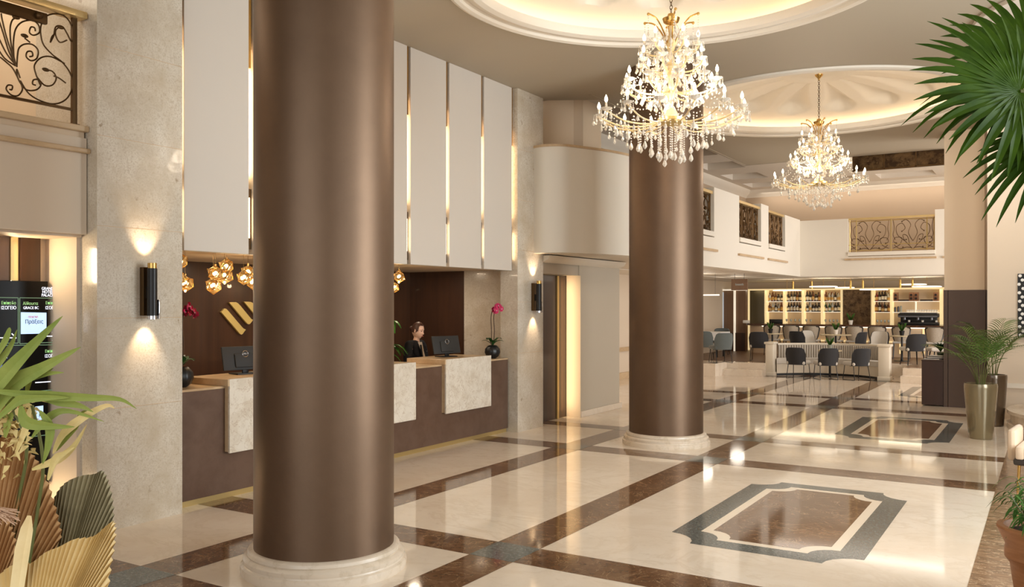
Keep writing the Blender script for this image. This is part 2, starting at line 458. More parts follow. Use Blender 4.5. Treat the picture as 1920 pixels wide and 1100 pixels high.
# white coffered ceiling beyond, at 5.4
WZ = 5.4
cof = [(-7.6, -6.6, 20.9, 22.0), (-7.6, -6.6, 23.0, 24.1), (-7.6, -6.6, 25.0, 26.0), (-5.9, -4.6, 25.0, 26.0), (-4.0, -2.6, 25.0, 26.0), (-7.6, -6.6, 18.6, 19.8), (-7.6, -6.6, 16.3, 17.5), (-5.2, -3.8, 21.4, 22.8)]
slab_with_holes('ceiling', [(-8.0, 11.9), (-5.9, 11.9), (-5.9, 19.8), (4, 19.8), (4, 26.7), (-8.0, 26.7)], [[(a, c), (b, c), (b, d), (a, d)] for a, b, c, d in cof], WZ, 'ceiling_white')
mb = MB()
for a, b, c, d in cof:
    p = [(a, c), (b, c), (b, d), (a, d)]
    for i in range(4): mb.quad([(*p[i], WZ), (*p[(i + 1) % 4], WZ), (*p[(i + 1) % 4], WZ + .18), (*p[i], WZ + .18)])
    mb.quad([(*q, WZ + .18) for q in p])
struct('ceiling', mb, 'ceiling_white', angle=0)
mb = MB(); mb.box(-5.99, -5.95, 11.9, 19.89, CH - .005, WZ + .05); mb.box(-5.97, 4, 19.85, 19.89, CH - .005, WZ + .05)
struct('trim_1', mb, 'ceiling_taupe', angle=0)
mb = MB(); mb.extr([(-8.0, 26.7, WZ), (-8.0, 26.5, WZ), (-8.0, 26.55, WZ - .1), (-8.0, 26.62, WZ - .14), (-8.0, 26.7, WZ - .22)], (12, 0, 0))
mb.extr([(-8.0, 11.9, WZ), (-7.8, 11.9, WZ), (-7.85, 11.9, WZ - .1), (-7.92, 11.9, WZ - .14), (-8.0, 11.9, WZ - .22)], (0, 14.8, 0))
struct('trim_2', mb, 'moulding_white')
# ---- mezzanine shell
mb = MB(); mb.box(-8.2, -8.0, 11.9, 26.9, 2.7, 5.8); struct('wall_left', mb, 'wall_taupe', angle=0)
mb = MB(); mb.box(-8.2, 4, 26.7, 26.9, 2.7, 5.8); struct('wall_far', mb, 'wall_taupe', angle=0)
mb = MB(); mb.box(-7.6, -6.93, 11.74, 13.3, 2.7, 5.4); mb.box(-7.05, -6.75, 13.2, 13.9, 2.7, 5.4); struct('wall_mezzanine', mb, 'wall_beige', angle=0)
path = smooth_path([(-6.72, 11.46, 0), (-6.5, 11.43, 0), (-6.24, 11.57, 0), (-6.05, 11.93, 0), (-5.88, 12.35, 0), (-5.76, 12.9, 0), (-5.74, 13.6, 0), (-5.82, 14.6, 0), (-5.96, 15.6, 0), (-6.0, 16.4, 0)], 8)
path = [(p.x, p.y) for p in path]
PZ0, PZ1 = 2.68, 4.28
inner = [(x - .18, y + .1) for x, y in path]
mb = MB(); mb.prism(path + inner[::-1], PZ0, PZ1); struct('wall_balcony', mb, 'wall_cream', angle=30)
mb = MB(); mb.prism([(x + .02, y - .02) for x, y in path] + inner[::-1], PZ1, PZ1 + .035); struct('trim_3', mb, 'travertine_edge', angle=30)
mb = MB(); mb.prism(inner + [(-6.15, 25.2), (-8.0, 25.2), (-8.0, 11.76)], PZ0 - .004, PZ0 + .3); mb.box(-14, 4, 25.2, 31.0, 2.66, 3.0); mb.box(-14, -8.0, 11.9, 25.2, PZ0 - .02, PZ0 + .3)
struct('ceiling', mb, 'ceiling_white', angle=0)
# straight parapet: plane X=-6, with openings for the iron panels, then the far one at Y=25.16
PXX = -6.0; PYY = 25.16
mb = MB(); T = .2
def yq(x): return PX(x, 570, PXX).y
def xq(x): return PY(x, 570, PYY).x
ops = [(16.5, yq(1339)), (yq(1386), yq(1427)), (yq(1441), yq(1472))]
SILL = 3.42
mb.box(PXX - T, PXX, 16.4, PYY, PZ0, SILL - .12)
cuts = [16.4] + [v for o in ops for v in o] + [PYY]
tops = [PZ1 + .03, PZ1 + .08, PZ1 + .08, PZ1]
for k in range(0, 8, 2): mb.box(PXX - T, PXX, cuts[k], cuts[k + 1], SILL - .12, tops[k // 2])
for a, b in ops: mb.box(PXX - T, PXX + .03, a - .0, b, SILL - .1, SILL)
xo = (xq(1590), xq(1753)); xo2 = (xq(1774), xq(1774) + 1.6)
mb.box(PXX - T, 3.9, PYY, PYY + T, PZ0, 3.20)
for a, b, t in ((PXX - T, xo[0], PZ1 - .03), (xo[1], xo2[0], PZ1 + .1), (xo2[1], 3.9, PZ1)): mb.box(a, b, PYY, PYY + T, 3.20, t)
for a, b in (xo, xo2): mb.box(a, b, PYY - .03, PYY + T, 3.22, 3.32)
struct('wall_parapet', mb, 'wall_cream', angle=0)
mb = MB()
for a, b in ops: mb.box(PXX, PXX + .05, a - .1, b + .12, SILL - .42, SILL - .37)
for a, b in (xo, xo2): mb.box(a - .08, b + .04, PYY - .05, PYY, 3.10, 3.15)
struct('trim_4', mb, 'travertine_edge', angle=0)
# ---- reception recess and left wall
mb = MB()
mb.box(-7.6, WX, 4.3, 5.13, 0, CH)
o = struct('wall_left', mb, 'pilaster_marble', angle=0)
mb = MB(); mb.box(-7.0, WX, 10.98, 11.74, 0, CH); struct('wall_left', mb, 'pilaster_marble', angle=0)
mb = MB()
for z in (1.02, 1.78, 2.55, 3.3, 4.05): mb.box(WX, WX + .0012, 4.3, 5.13, z, z + .004); mb.box(WX, WX + .0012, 10.98, 11.74, z + .15, z + .154)
struct('trim_5', mb, 'travertine_edge', angle=0)
mb = MB(); mb.box(-9.1, -8.9, 5.0, 11.4, 0, 2.5); mb.box(-8.95, -7.82, 11.2, 11.4, 0, 2.5); mb.box(-8.9, -7.0, 5.0, 5.13, 0, 2.5); struct('wall_reception', mb, 'dark_wood', angle=0)
mb = MB(); mb.box(-7.82, -6.78, 11.2, 11.4, 0, 2.5); mb.box(-6.84, -6.78, 10.99, 11.3, 0, 2.4); struct('wall_reception', mb, 'pilaster_marble', angle=0)
mb = MB(); mb.box(-9.1, -6.86, 5.0, 11.4, 2.42, 2.5); struct('ceiling', mb, 'wall_beige', angle=0)
mb = MB(); mb.box(-7.0, -6.88, 5.13, 10.98, 2.41, CH); struct('wall_reception', mb, 'brass_soft', angle=0)
gaps = [5.16, 5.99, 6.82, 7.65, 8.49, 9.31, 10.14, 10.95]
nm = ['first', 'second', 'third', 'fourth', 'fifth', 'sixth', 'seventh']
for k in range(7):
    mb = MB(); mb.box(-6.88, -6.76, gaps[k] + .035, gaps[k + 1] - .035, 2.395, CH, bev=.006)
    single('wall_panel', mb, 'panel_cream', 'tall cream panel above the reception desk, %s from the left marble pilaster' % nm[k], 'wall panel', 'cream panels above the reception desk', angle=0)
for k, g in enumerate(gaps):
    where = 'beside the ' + ('left' if k == 0 else 'right') + ' marble pilaster' if k in (0, 7) else 'between the %s and %s cream panels' % (nm[k - 1], nm[k])
    r = root('strip_light', (-6.86, g, 2.45), 'vertical brass strip light ' + where, 'light', 'strip lights between the cream panels')
    mb = MB(); mb.box(-6.875, -6.85, g - .028, g + .028, 3.18, 4.45, bev=.004); link('led_strip', mb, 'led_warm', r, angle=0)
    mb = MB(); mb.box(-6.875, -6.775, g - .03, g + .004, 4.25, CH); link('upper_bar', mb, 'brass', r, angle=0)
    mb = MB(); mb.box(-6.86, -6.79, g - .012, g + .004, 2.56, 2.96); link('lower_led', mb, 'led_warm', r, angle=0)
    mb = MB(); mb.box(-6.875, -6.80, g + .004, g + .03, 2.45, 3.05); mb.box(-6.86, -6.79, g - .012, g + .004, 2.45, 2.56); link('lower_bar', mb, 'bronze_dark', r, angle=0)
# ---- lift lobby at the far left
mb = MB(); mb.box(-7.6, -7.35, -4, 4.19, 0, 2.5); struct('wall_left', mb, 'mid_wood', angle=0)
mb = MB(); mb.box(-7.349, -7.335, 3.94, 4.0, 0, 2.5); mb.box(-7.349, -7.335, 4.02, 4.19, 0, 2.5, mi=1)
struct('trim_6', mb, ['brass_soft', 'dark_wood'], angle=0)
mb = MB(); mb.box(-7.62, -6.94, 4.27, 4.30, 0, 2.49); mb.box(-7.62, -7.4, 4.19, 4.30, 0, 2.49); struct('trim_7', mb, 'wall_beige_light', angle=0)
area('lift_lobby_light', (-7.31, 3.93, 1.25), (PI / 2, 0, -.9), .025, 2.3, 24, (1, .76, .46))
mb = MB(); mb.box(-7.0, -6.83, -4, 4.29, 2.48, 3.28); mb.box(-9.1, -6.9, -4, 4.29, 2.46, 2.6); struct('wall_balcony', mb, 'wall_beige_light', angle=0)
mb = MB(); mb.box(-7.02, -6.78, -4, 4.30, 3.15, 3.19, bev=.01); mb.box(-7.05, -6.8, -4, 4.30, 3.33, 3.38, bev=.01); struct('trim_8', mb, 'travertine_edge', angle=0)
mb = MB(); mb.box(-7.02, -6.85, -4, 4.28, 3.28, 3.33); struct('wall_balcony', mb, 'wall_beige', angle=0)
mb = MB(); mb.box(-9.1, -9.0, -4, 4.5, 2.6, CH); mb.box(-9.1, -7.6, 4.3, 5.0, 2.6, CH); struct('wall_mezzanine', mb, 'wall_beige', angle=0)
# ---- door recess and grey wall beyond the right pilaster
mb = MB(); mb.box(-7.3, WX - .02, 13.0, 14.6, 0, 2.72); mb.box(-7.3, -6.74, 11.74, 13.0, 2.38, 2.72); struct('wall_left', mb, 'wall_grey', angle=0)
mb = MB(); mb.box(-6.95, -6.69, 12.985, 13.0, 0, 2.38); struct('trim_9', mb, 'wall_beige_light', angle=0)
area('door_recess_light', (-6.92, 12.78, 1.2), (PI / 2, 0, -.4), .02, 2.2, 6, (1, .74, .42))
mb = MB(); mb.box(-6.72, -6.67, 13.0, 14.62, 0, .1, bev=.008); struct('baseboard_left', mb, 'cream_marble', angle=0)
mb = MB(); mb.extr([(-6.72, 11.75, 2.66), (-6.58, 11.75, 2.66), (-6.62, 11.75, 2.6), (-6.72, 11.75, 2.55)], (0, 2.85, 0)); struct('trim_10', mb, 'moulding_white')
r = bpy.data.objects.new('door_1', None); C.objects.link(r); r.location = (-6.98, 12.3, 0); r['kind'] = 'structure'
mb = MB(); mb.box(-7.0, -6.95, 11.75, 12.62, 0, 2.37, bev=.004); link('door_leaf', mb, 'dark_wood', r, angle=0)
mb = MB(); mb.box(-7.0, -6.93, 12.62, 12.68, 0, 2.37); link('door_frame', mb, 'brass_soft', r, angle=0)
mb = MB(); mb.box(-7.0, -6.96, 12.68, 12.98, 0, 2.37); link('door_jamb', mb, 'dark_wood', r, angle=0)
mb = MB(); mb.box(-9.5, -9.3, 13, 32, 0, 2.7); struct('wall_left', mb, 'wall_beige_light', angle=0)
mb = MB(); mb.box(-9.3, -9.2, 14.6, 22, 0, .16); mb.box(-9.3, -9.22, 14.6, 22, .7, .8); struct('baseboard_corridor', mb, 'travertine_edge', angle=0)
# ---- right hand side: pillar, wall, windows behind and beside the camera
mb = MB(); mb.box(-1.66, -1.0, 17.9, 18.7, 2.16, WZ); mb.box(-1.0, -.86, 18.0, 18.7, 2.16, WZ); struct('wall_right', mb, 'wall_beige', angle=0)
mb = MB(); mb.box(-1.67, -1.6, 17.88, 18.72, 0, 2.16); mb.box(-1.592, -.99, 17.88, 18.72, 0, 2.16); mb.box(-.99, -.86, 17.98, 18.72, 0, 2.16); struct('wall_right', mb, 'pillar_brown', angle=0)
mb = MB(); mb.box(-.885, 3.4, 16.5, 18.7, 0, CH); struct('wall_right', mb, 'wall_beige_light', angle=0)
mb = MB(); mb.box(-.885, 3.4, 16.46, 16.5, .52, .6); struct('trim_11', mb, 'moulding_white', angle=0)
mb = MB()
mb.box(3.2, 3.4, -4, 18, 4.85, CH); mb.box(3.2, 3.4, -4, 18, 0, .35)
for y0, y1 in ((-4, .3), (4.9, 5.9), (9.9, 18.0)): mb.box(3.2, 3.4, y0, y1, .35, 4.85)
struct('wall_right', mb, 'wall_beige_light', angle=0)
mb = MB(); mb.box(-9.1, -5.2, -4.1, -3.9, 0, CH); mb.box(2.2, 3.4, -4.1, -3.9, 0, CH); mb.box(-5.2, 2.2, -4.1, -3.9, 4.85, CH); struct('wall_rear', mb, 'wall_beige_light', angle=0)
for i, (y0, y1) in enumerate(((.3, 4.9), (5.9, 9.9))):
    mb = MB()
    for y in (y0, (y0 + y1) / 2 - .03, y1 - .06): mb.box(3.2, 3.26, y, y + .06, .35, 4.85)
    for z in (.35, 3.2, 4.79): mb.box(3.2, 3.26, y0, y1, z, z + .06)
    struct('window_%d' % (i + 1), mb, 'bronze_dark', angle=0)
# light recess with white moulding over the seating corner (upper right)
mb = MB(); mb.lathe([(1.5, -.002), (1.5, -.05), (1.42, -.06), (1.40, -.03), (1.34, -.05), (1.30, -.01), (0, -.008)], 64, (.72, 11.5, CH), cap=False); struct('ceiling', mb, 'ceiling_white', angle=30)
# ---- lounge platform, bar walls
mb = MB()
steps = [(-7.5, -.9, 22.7, 0.17), (-6.9, -.9, 23.05, .34)]
mb.box(-14, -7.45, 22.15, 32, 0, .34); mb.box(-7.5, -6.4, 22.75, 24.76, 0, .17); mb.box(-7.5, -6.4, 23.1, 24.76, .17, .34); mb.box(-3.05, 4, 22.65, 24.76, 0, .17); mb.box(-3.05, 4, 23.05, 24.76, .17, .34); mb.box(-7.5, 4, 24.76, 32, 0, .34)
struct('floor', mb, 'cream_marble', angle=0)
mb = MB(); mb.box(-9.3, 4, 24.8, 29.5, .3401, .345); mb.box(-9.3, -6.42, 23.4, 24.8, .3401, .345); mb.box(-3.03, 4, 23.35, 24.8, .3401, .345); struct('floor', mb, 'mid_wood', angle=0)
mb = MB(); mb.box(-14, -8.55, 28.5, 28.7, .34, 2.35); struct('wall_far', mb, 'mid_wood', angle=0)
mb = MB(); mb.box(-9.3, -8.56, 28.44, 28.5, .34, .95); struct('trim_12', mb, 'dark_wood', angle=0)
mb = MB(); mb.box(-8.93, -8.88, 28.4, 28.5, .34, 2.35); mb.box(-14, -8.5, 28.4, 28.5, 2.35, 2.4); struct('trim_13', mb, 'shelf_light', angle=0)
mb = MB(); mb.box(-14, 4, 30.2, 30.4, 0, 2.7); struct('wall_far', mb, 'wall_beige_light', angle=0)
mb = MB(); mb.box(-9.9, -9.28, 28.40, 28.46, .34, 2.3); struct('window_3', mb, 'window_grey', angle=0)
# ================================================================ COLUMNS
for x, y, lab in ((-4.49, 4.66, 'nearer massive round bronze column left of the middle'), (-4.46, 11.2, 'farther round bronze column between the door and the bar')):
    r = root('column', (x, y, 0), lab, 'column', 'bronze columns')
    mb = MB(); mb.lathe([(.50, .15), (.50, CH)], 96, (x, y, 0)); link('shaft', mb, 'column_bronze', r)
    mb = MB(); mb.lathe([(.588, 0), (.592, .03), (.588, .055), (.572, .065), (.568, .075), (.572, .085), (.572, .105), (.555, .12), (.54, .125), (.545, .135), (.54, .155), (.525, .165), (.50, .168)], 96, (x, y, 0)); link('base', mb, 'column_base', r)
# ================================================================ RECEPTION DESK
r = root('reception_desk', (-7.05, 8.05, 0), 'long brown reception desk with cream marble panels under the tall wall panels', 'reception desk')
mb = MB(); mb.box(-7.45, -6.85, 5.14, 10.95, .06, 1.08, bev=.004); link('body', mb, 'desk_brown', r, angle=0)
mb = MB(); mb.box(-7.45, -6.88, 5.14, 10.95, 0, .06); link('plinth', mb, 'brass_soft', r, angle=0)
mb = MB(); mb.box(-7.5, -6.85, 5.14, 10.95, 1.08, 1.10); link('ledge', mb, 'travertine_edge', r, angle=0)
for k, y0 in enumerate((5.73, 7.56, 9.29)):
    mb = MB(); mb.box(-6.80, -6.775, y0, y0 + 1.09, .45, 1.17, bev=.003); link('marble_panel', mb, 'counter_marble', r, angle=0)
    mb = MB(); mb.box(-6.85, -6.80, y0 + .005, y0 + 1.085, .46, 1.13); mb.box(-7.42, -6.776, y0 - .02, y0 + 1.085, 1.101, 1.168, bev=.003); link('worktop', mb, 'travertine_edge', r, angle=0)
# logo on the wood wall
lg = root('wall_logo', (-8.88, 7.8, 1.5), 'gold emblem of slanted bars on the dark wood wall behind the desk', 'logo')
s0 = PX(400, 560, -8.89)
def LP(u, v): return PX(400 + u / 13.75, 560 + v / 13.75, -8.89)
bars = [[(165, 340), (230, 262), (262, 248), (300, 262), (350, 315), (700, 725), (740, 765), (800, 790), (770, 830), (715, 905), (680, 922), (640, 895), (560, 800)],
        [(370, 95), (460, 85), (545, 85), (600, 118), (660, 180), (900, 470), (940, 520), (990, 540), (950, 590), (905, 645), (870, 655), (830, 630), (760, 555)],
        [(750, 72), (860, 75), (930, 80), (985, 112), (1040, 170), (1280, 455), (1320, 500), (1370, 525), (1330, 575), (1285, 628), (1250, 640), (1210, 612), (1140, 540)]]
for b in bars:
    mb = MB(); mb.extr([LP(*p) for p in b], (.03, 0, 0)); link('bar', mb, 'logo_gold', lg, angle=0)
# wall sconces
for k, yy in enumerate((4.74, 11.42)):
    r = root('wall_sconce', (WX, yy, 1.76), 'slim black and chrome cylinder sconce on the %s marble pilaster' % ('left' if k == 0 else 'right'), 'wall lamp', 'wall sconces')
    x = WX + .11
    mb = MB(); mb.box(WX, WX + .05, yy - .045, yy + .045, 1.80, 2.22, bev=.004); link('back_plate', mb, 'bronze_dark', r, angle=0)
    mb = MB(); mb.box(WX + .04, WX + .08, yy - .02, yy + .02, 1.95, 2.05); mb.lathe([(.042, 1.80), (.042, 2.21)], 28, (x, yy, 0)); link('tube', mb, 'black_metal', r)
    mb = MB(); mb.lathe([(.038, 2.21), (.038, 2.255), (.032, 2.255), (.032, 2.2)], 28, (x, yy, 0), cap=False); link('collar', mb, 'brass', r)
    mb = MB(); mb.lathe([(.04, 1.80), (.04, 1.77), (.032, 1.77), (.032, 1.81)], 28, (x, yy, 0), cap=False); mb.box(x - .002, x + .03, yy + .044, yy + .06, 1.77, 1.94, bev=.004); link('chrome_clip', mb, 'chrome', r)
    for nm_, z, rx in (('up', 2.245, PI), ('down', 1.78, 0)):
        mb = MB(); mb.lathe([(.03, z - .004), (.03, z + .004)], 16, (x, yy, 0)); link('lamp', mb, 'led_warm', r)
        l = bpy.data.lights.new('sconce_light', 'SPOT'); l.energy = 11; l.color = (1, .74, .48); l.spot_size = 1.3; l.spot_blend = .8; l.shadow_soft_size = .02
        o = bpy.data.objects.new('sconce_light', l); C.objects.link(o); o.location = (x, yy, z + (.02 if rx else -.02)); o.rotation_euler = (rx, -.4 if rx else .4, 0)
# directory screen
r = root('directory_screen', (-7.33, 3.75, .4), 'black directory screen with green framed boxes beside the lift lobby', 'sign')
SX = -7.30
mb = MB(); mb.box(-7.349, SX, 2.9, 4.265 - .03, .35, 2.095, bev=.004); link('panel', mb, 'screen_black', r, angle=0)
def SP(x, y): return PX(x, y, SX + .002)
def seg(mb, a, b, w=.004):
    a, b = SP(*a), SP(*b); d = (b - a).normalized(); n = Vector((0, -d.z, d.y)) * w
    mb.extr([a - n, b - n, b + n, a + n], (.0015, 0, 0))
mb = MB()
for pts in ([(-40, 557), (34, 558), (34, 643), (-40, 643)], [(37, 558), (112, 559), (112, 641), (37, 644)], [(-40, 648), (112, 646), (113, 729), (-40, 744)], [(-40, 750), (113, 735), (113, 812), (-40, 830)]):
    for i in range(4): seg(mb, pts[i], pts[(i + 1) % 4], .003)
link('box_lines', mb, 'screen_line', r, angle=0)
mb = MB()
for a, b in (((79, 630), (106, 630)), ((98, 622), (106, 630)), ((98, 638), (106, 630)), ((-2, 633), (30, 633)), ((22, 625), (30, 633)), ((22, 641), (30, 633)), ((66, 717), (95, 715))): seg(mb, a, b, .004)
link('arrows', mb, 'screen_white', r, angle=0)
mb = MB(); mb.extr([SP(39, 585), SP(87, 586), SP(87, 625), (SP(39, 626))], (.001, 0, 0)); link('poster', mb, 'screen_paper', r, angle=0); mb = MB(); mb.extr([SP(66, 762), SP(81, 760), SP(81, 786), SP(66, 788)], (.001, 0, 0)); link('poster', mb, 'screen_paper', r, angle=0)
mb = MB(); mb.extr([SP(-6, 678), SP(4, 677), SP(4, 710), SP(-6, 711)], (.001, 0, 0)); link('blue_poster', mb, 'screen_blue', r, angle=0)
SC = 7.55 / FPX
def stext(s, x, y, px, m, al='CENTER', dx=0.):
    p = SP(x, y); o = text_mesh('lettering', s, px * SC * 1.35, m, r, Matrix.Translation(p + Vector((.002 + dx, 0, 0))) @ Matrix.Rotation(PI / 2, 4, 'Z') @ Matrix.Rotation(PI / 2, 4, 'X') @ Matrix.Scale(.85, 4, (1, 0, 0)), align=al)
for i, s in enumerate(('GRAND', 'HOTEL', 'PALACE')): stext(s, 89, 541 + i * 6.2, 5.6, 'screen_white')
stext('Επίπεδο', 16, 568, 6, 'screen_green'); stext('ΙΣΟΓΕΙΟ', 16, 577, 6, 'screen_white')
stext('Αίθουσα', 57, 569, 6, 'screen_green'); stext('GRACE BC', 58, 577, 5.2, 'screen_white')
stext('Επίπεδο', 98, 568, 6, 'screen_green'); stext('ΙΣΟΓΕΙΟ', 98, 577, 6, 'screen_white')
stext('Επίπεδο', 97, 658, 6, 'screen_green'); stext('ΙΣΟΓΕΙΟ', 97, 667, 6, 'screen_white'); stext('L A', 8, 669, 6, 'screen_white')
stext('Πράξεις', 64, 603, 7.5, 'screen_ink', dx=.001); stext('ΠΡΑΚΤΙΚΑ', 62, 594, 3.2, 'screen_red', dx=.001); stext('R', 75, 779, 7, 'screen_ink', dx=.001)
# ================================================================ BALCONY RAIL, far left
r = root('balcony_railing', (-6.88, 3.4, 3.38), 'gilt iron scroll railing of the balcony at the upper left', 'railing')
mb = MB(); mb.box(-6.95, -6.81, -.5, 4.29, 4.27, 4.33, bev=.012); link('handrail', mb, 'gilt', r)
RX = -6.88
mb = MB(); mb.box(RX - .015, RX + .015, 4.19, 4.23, 3.38, 4.27); mb.box(RX - .02, RX + .02, 4.17, 4.25, 3.38, 3.395); mb.box(RX - .012, RX + .012, -.5, 4.2, 3.5, 3.52); link('post', mb, 'iron_bronze', r, angle=0)
def RP(u, v): return PX(u / 2.39, v / 2.39, RX)
def spiral(cx_, cy_, r0, r1, a0, a1, n=26):
    return [RP(cx_ + (r0 + (r1 - r0) * i / n) * math.cos(a0 + (a1 - a0) * i / n), cy_ + (r0 + (r1 - r0) * i / n) * math.sin(a0 + (a1 - a0) * i / n)) for i in range(n + 1)]
scr = [smooth_path([RP(*p) for p in pp], 7) for pp in (
    [(225, 190), (240, 160), (250, 120), (280, 120), (300, 150), (320, 185), (325, 140), (310, 95), (280, 68), (240, 62), (205, 75), (185, 110), (182, 150), (195, 200), (235, 245), (280, 280), (315, 330), (325, 385), (300, 440), (250, 465), (190, 455), (130, 420), (90, 360)],
    [(300, 180), (270, 190), (252, 165), (250, 135), (270, 118)],
    [(90, 370), (60, 310), (30, 280), (0, 255)], [(90, 365), (100, 400), (80, 428), (50, 425), (28, 400), (35, 382), (55, 385), (52, 402), (42, 400)],
    [(75, 300), (78, 250), (85, 215), (110, 198), (145, 200), (170, 225), (165, 260), (140, 272), (118, 255), (122, 232), (142, 232), (146, 250), (132, 254)],
    [(62, 260), (60, 190), (70, 130), (100, 98), (145, 92), (172, 112), (176, 145), (150, 158), (132, 145), (138, 122), (155, 125), (158, 140)],
    [(90, 350), (75, 310), (80, 350), (115, 400), (160, 403), (183, 380), (172, 358), (150, 358), (146, 376), (160, 382)],
    [(180, 380), (160, 330), (155, 290), (185, 258), (230, 255), (290, 285)], [(195, 310), (235, 320), (252, 350), (235, 380), (200, 382), (165, 345)],
    [(70, 290), (50, 200), (45, 130), (55, 90), (75, 80)], [(66, 280), (30, 170), (10, 90), (5, 60)], [(68, 285), (40, 230), (15, 150), (-8, 80)], [(70, 290), (30, 240), (-10, 160)], [(70, 295), (20, 260), (-20, 200)],
    [(240, 340), (265, 350), (295, 372)], [(225, 190), (232, 165), (245, 152)], [(110, 170), (135, 190)])]
mb = MB()
for s_ in scr: mb.tube(s_, .0065, 5)
for p in ((72, 78), (110, 160), (272, 122), (205, 312)): mb.ball(RP(*p), .02, 8, 6, (.6, 1.6, .8))
link('scrollwork', mb, 'iron_bronze', r)
mb = MB(); mb.box(RX - .02, RX + .02, 3.45, 3.98, 4.15, 4.24, bev=.01); mb.ball((RX + .03, 3.52, 4.2), .03); mb.ball((RX + .03, 3.9, 4.2), .03); link('ornament_plate', mb, 'iron_bronze', r)
# iron panels of the straight parapet
def iron_panel(y0, y1, z0, z1, label, seed, along='Y', fix=PXX - .08):
    random.seed(seed)
    P3 = (lambda a, z: (fix, a, z)) if along == 'Y' else (lambda a, z: (a, fix, z))
    r = root('iron_railing', P3((y0 + y1) / 2, z0), label, 'railing', 'iron panels of the far mezzanine')
    mb = MB(); a, b = P3(y0, z1), P3(y1, z1 + .06)
    dx = (.05, 0) if along == 'Y' else (0, .05)
    mb.box(a[0] - dx[0], b[0] + dx[0], a[1] - dx[1], b[1] + dx[1], z1, z1 + .06); link('handrail', mb, 'gilt', r, angle=0)
    mb = MB()
    for u in (y0 + .03, y1 - .03): mb.tube([P3(u, z0), P3(u, z1)], .014, 4)
    for z in (z0 + .05, z1 - .03): mb.tube([P3(y0, z), P3(y1, z)], .012, 4)
    if along == 'X':
        for u in (y0 + .2, (y0 + y1) / 2, y1 - .2): mb.tube([P3(u, z0), P3(u, z1)], .016, 5)
        mb.tube([P3(y0, z0 + .2), P3(y1, z0 + .2)], .012, 4)
    link('frame', mb, 'iron_bronze' if along == 'Y' else 'brass_soft', r, angle=0)
    mb = MB(); n = max(1, round((y1 - y0) / .95)); wv = (y1 - y0) / n; th = .016 if along == 'Y' else .008
    for k in range(n):
        c = y0 + wv * (k + .5); H_ = z1 - z0
        for sg in (-1, 1):
            def Q(u, v): return P3(c + sg * u * wv * .5, z0 + v * H_)
            for pp in ([(0, .05), (.35, .3), (.7, .5), (.75, .75), (.5, .85), (.35, .7), (.5, .6)], [(0, .3), (.2, .55), (.1, .8), (.3, .95), (.5, .9)], [(.9, .1), (.6, .2), (.5, .4), (.8, .42), (.88, .3), (.75, .25)], [(.05, .1), (.3, .12), (.6, .08), (.85, .2)], [(.9, .95), (.85, .7), (.9, .5), (.8, .35)], [(.15, .2), (.25, .45), (.45, .5), (.4, .35), (.3, .35)]):
                mb.tube(smooth_path([Q(*p) for p in pp], 4), th, 4)
            for p in ((.5, .6), (.5, .9), (.75, .25), (.3, .35), (.45, .12)): mb.ball(Q(*p), th * 2.6, 6, 4)
        if along == 'Y': mb.tube([P3(c, z0), P3(c, z1)], .02, 4)
    link('scrollwork', mb, 'iron_bronze', r, angle=0)
zt = 4.22
iron_panel(ops[0][0], ops[0][1], SILL, zt, 'dark iron balcony panel just right of the farther column', 1)
iron_panel(ops[1][0], ops[1][1], SILL, zt, 'dark iron balcony panel between the broad white pier and the slim post', 2)
iron_panel(ops[2][0], ops[2][1], SILL, zt, 'dark iron balcony panel nearest the inner corner of the mezzanine', 3)
iron_panel(xo[0], xo[1], 3.32, 4.2, 'wide gilt railing panel on the far mezzanine above the bar', 4, 'X', PYY + .1)
iron_panel(xo2[0], xo2[1], 3.32, 4.2, 'gilt railing panel partly hidden by the beige pillar', 5, 'X', PYY + .1)
# antique mirror band hanging from the ceiling edge
r = root('mirror_band', (-2.7, 19.95, 4.78), 'bronze antique mirror band at the ceiling edge beyond the farther chandelier', 'mirror')
for k in range(3):
    x0 = -3.62 + k * .62
    mb = MB(); mb.box(x0 + .012, x0 + .608, 19.90, 19.93, 4.80, 5.12); link('mirror_pane', mb, 'antique_mirror', r, angle=0)
mb = MB(); mb.box(-3.64, -1.74, 19.93, 19.97, 4.77, 5.12)
for k in range(4): mb.box(-3.63 + k * .62, -3.605 + k * .62, 19.89, 19.94, 4.78, 5.12)
mb.box(-3.64, -1.74, 19.89, 19.94, 4.77, 4.80)
link('frame', mb, 'bronze_dark', r, angle=0)
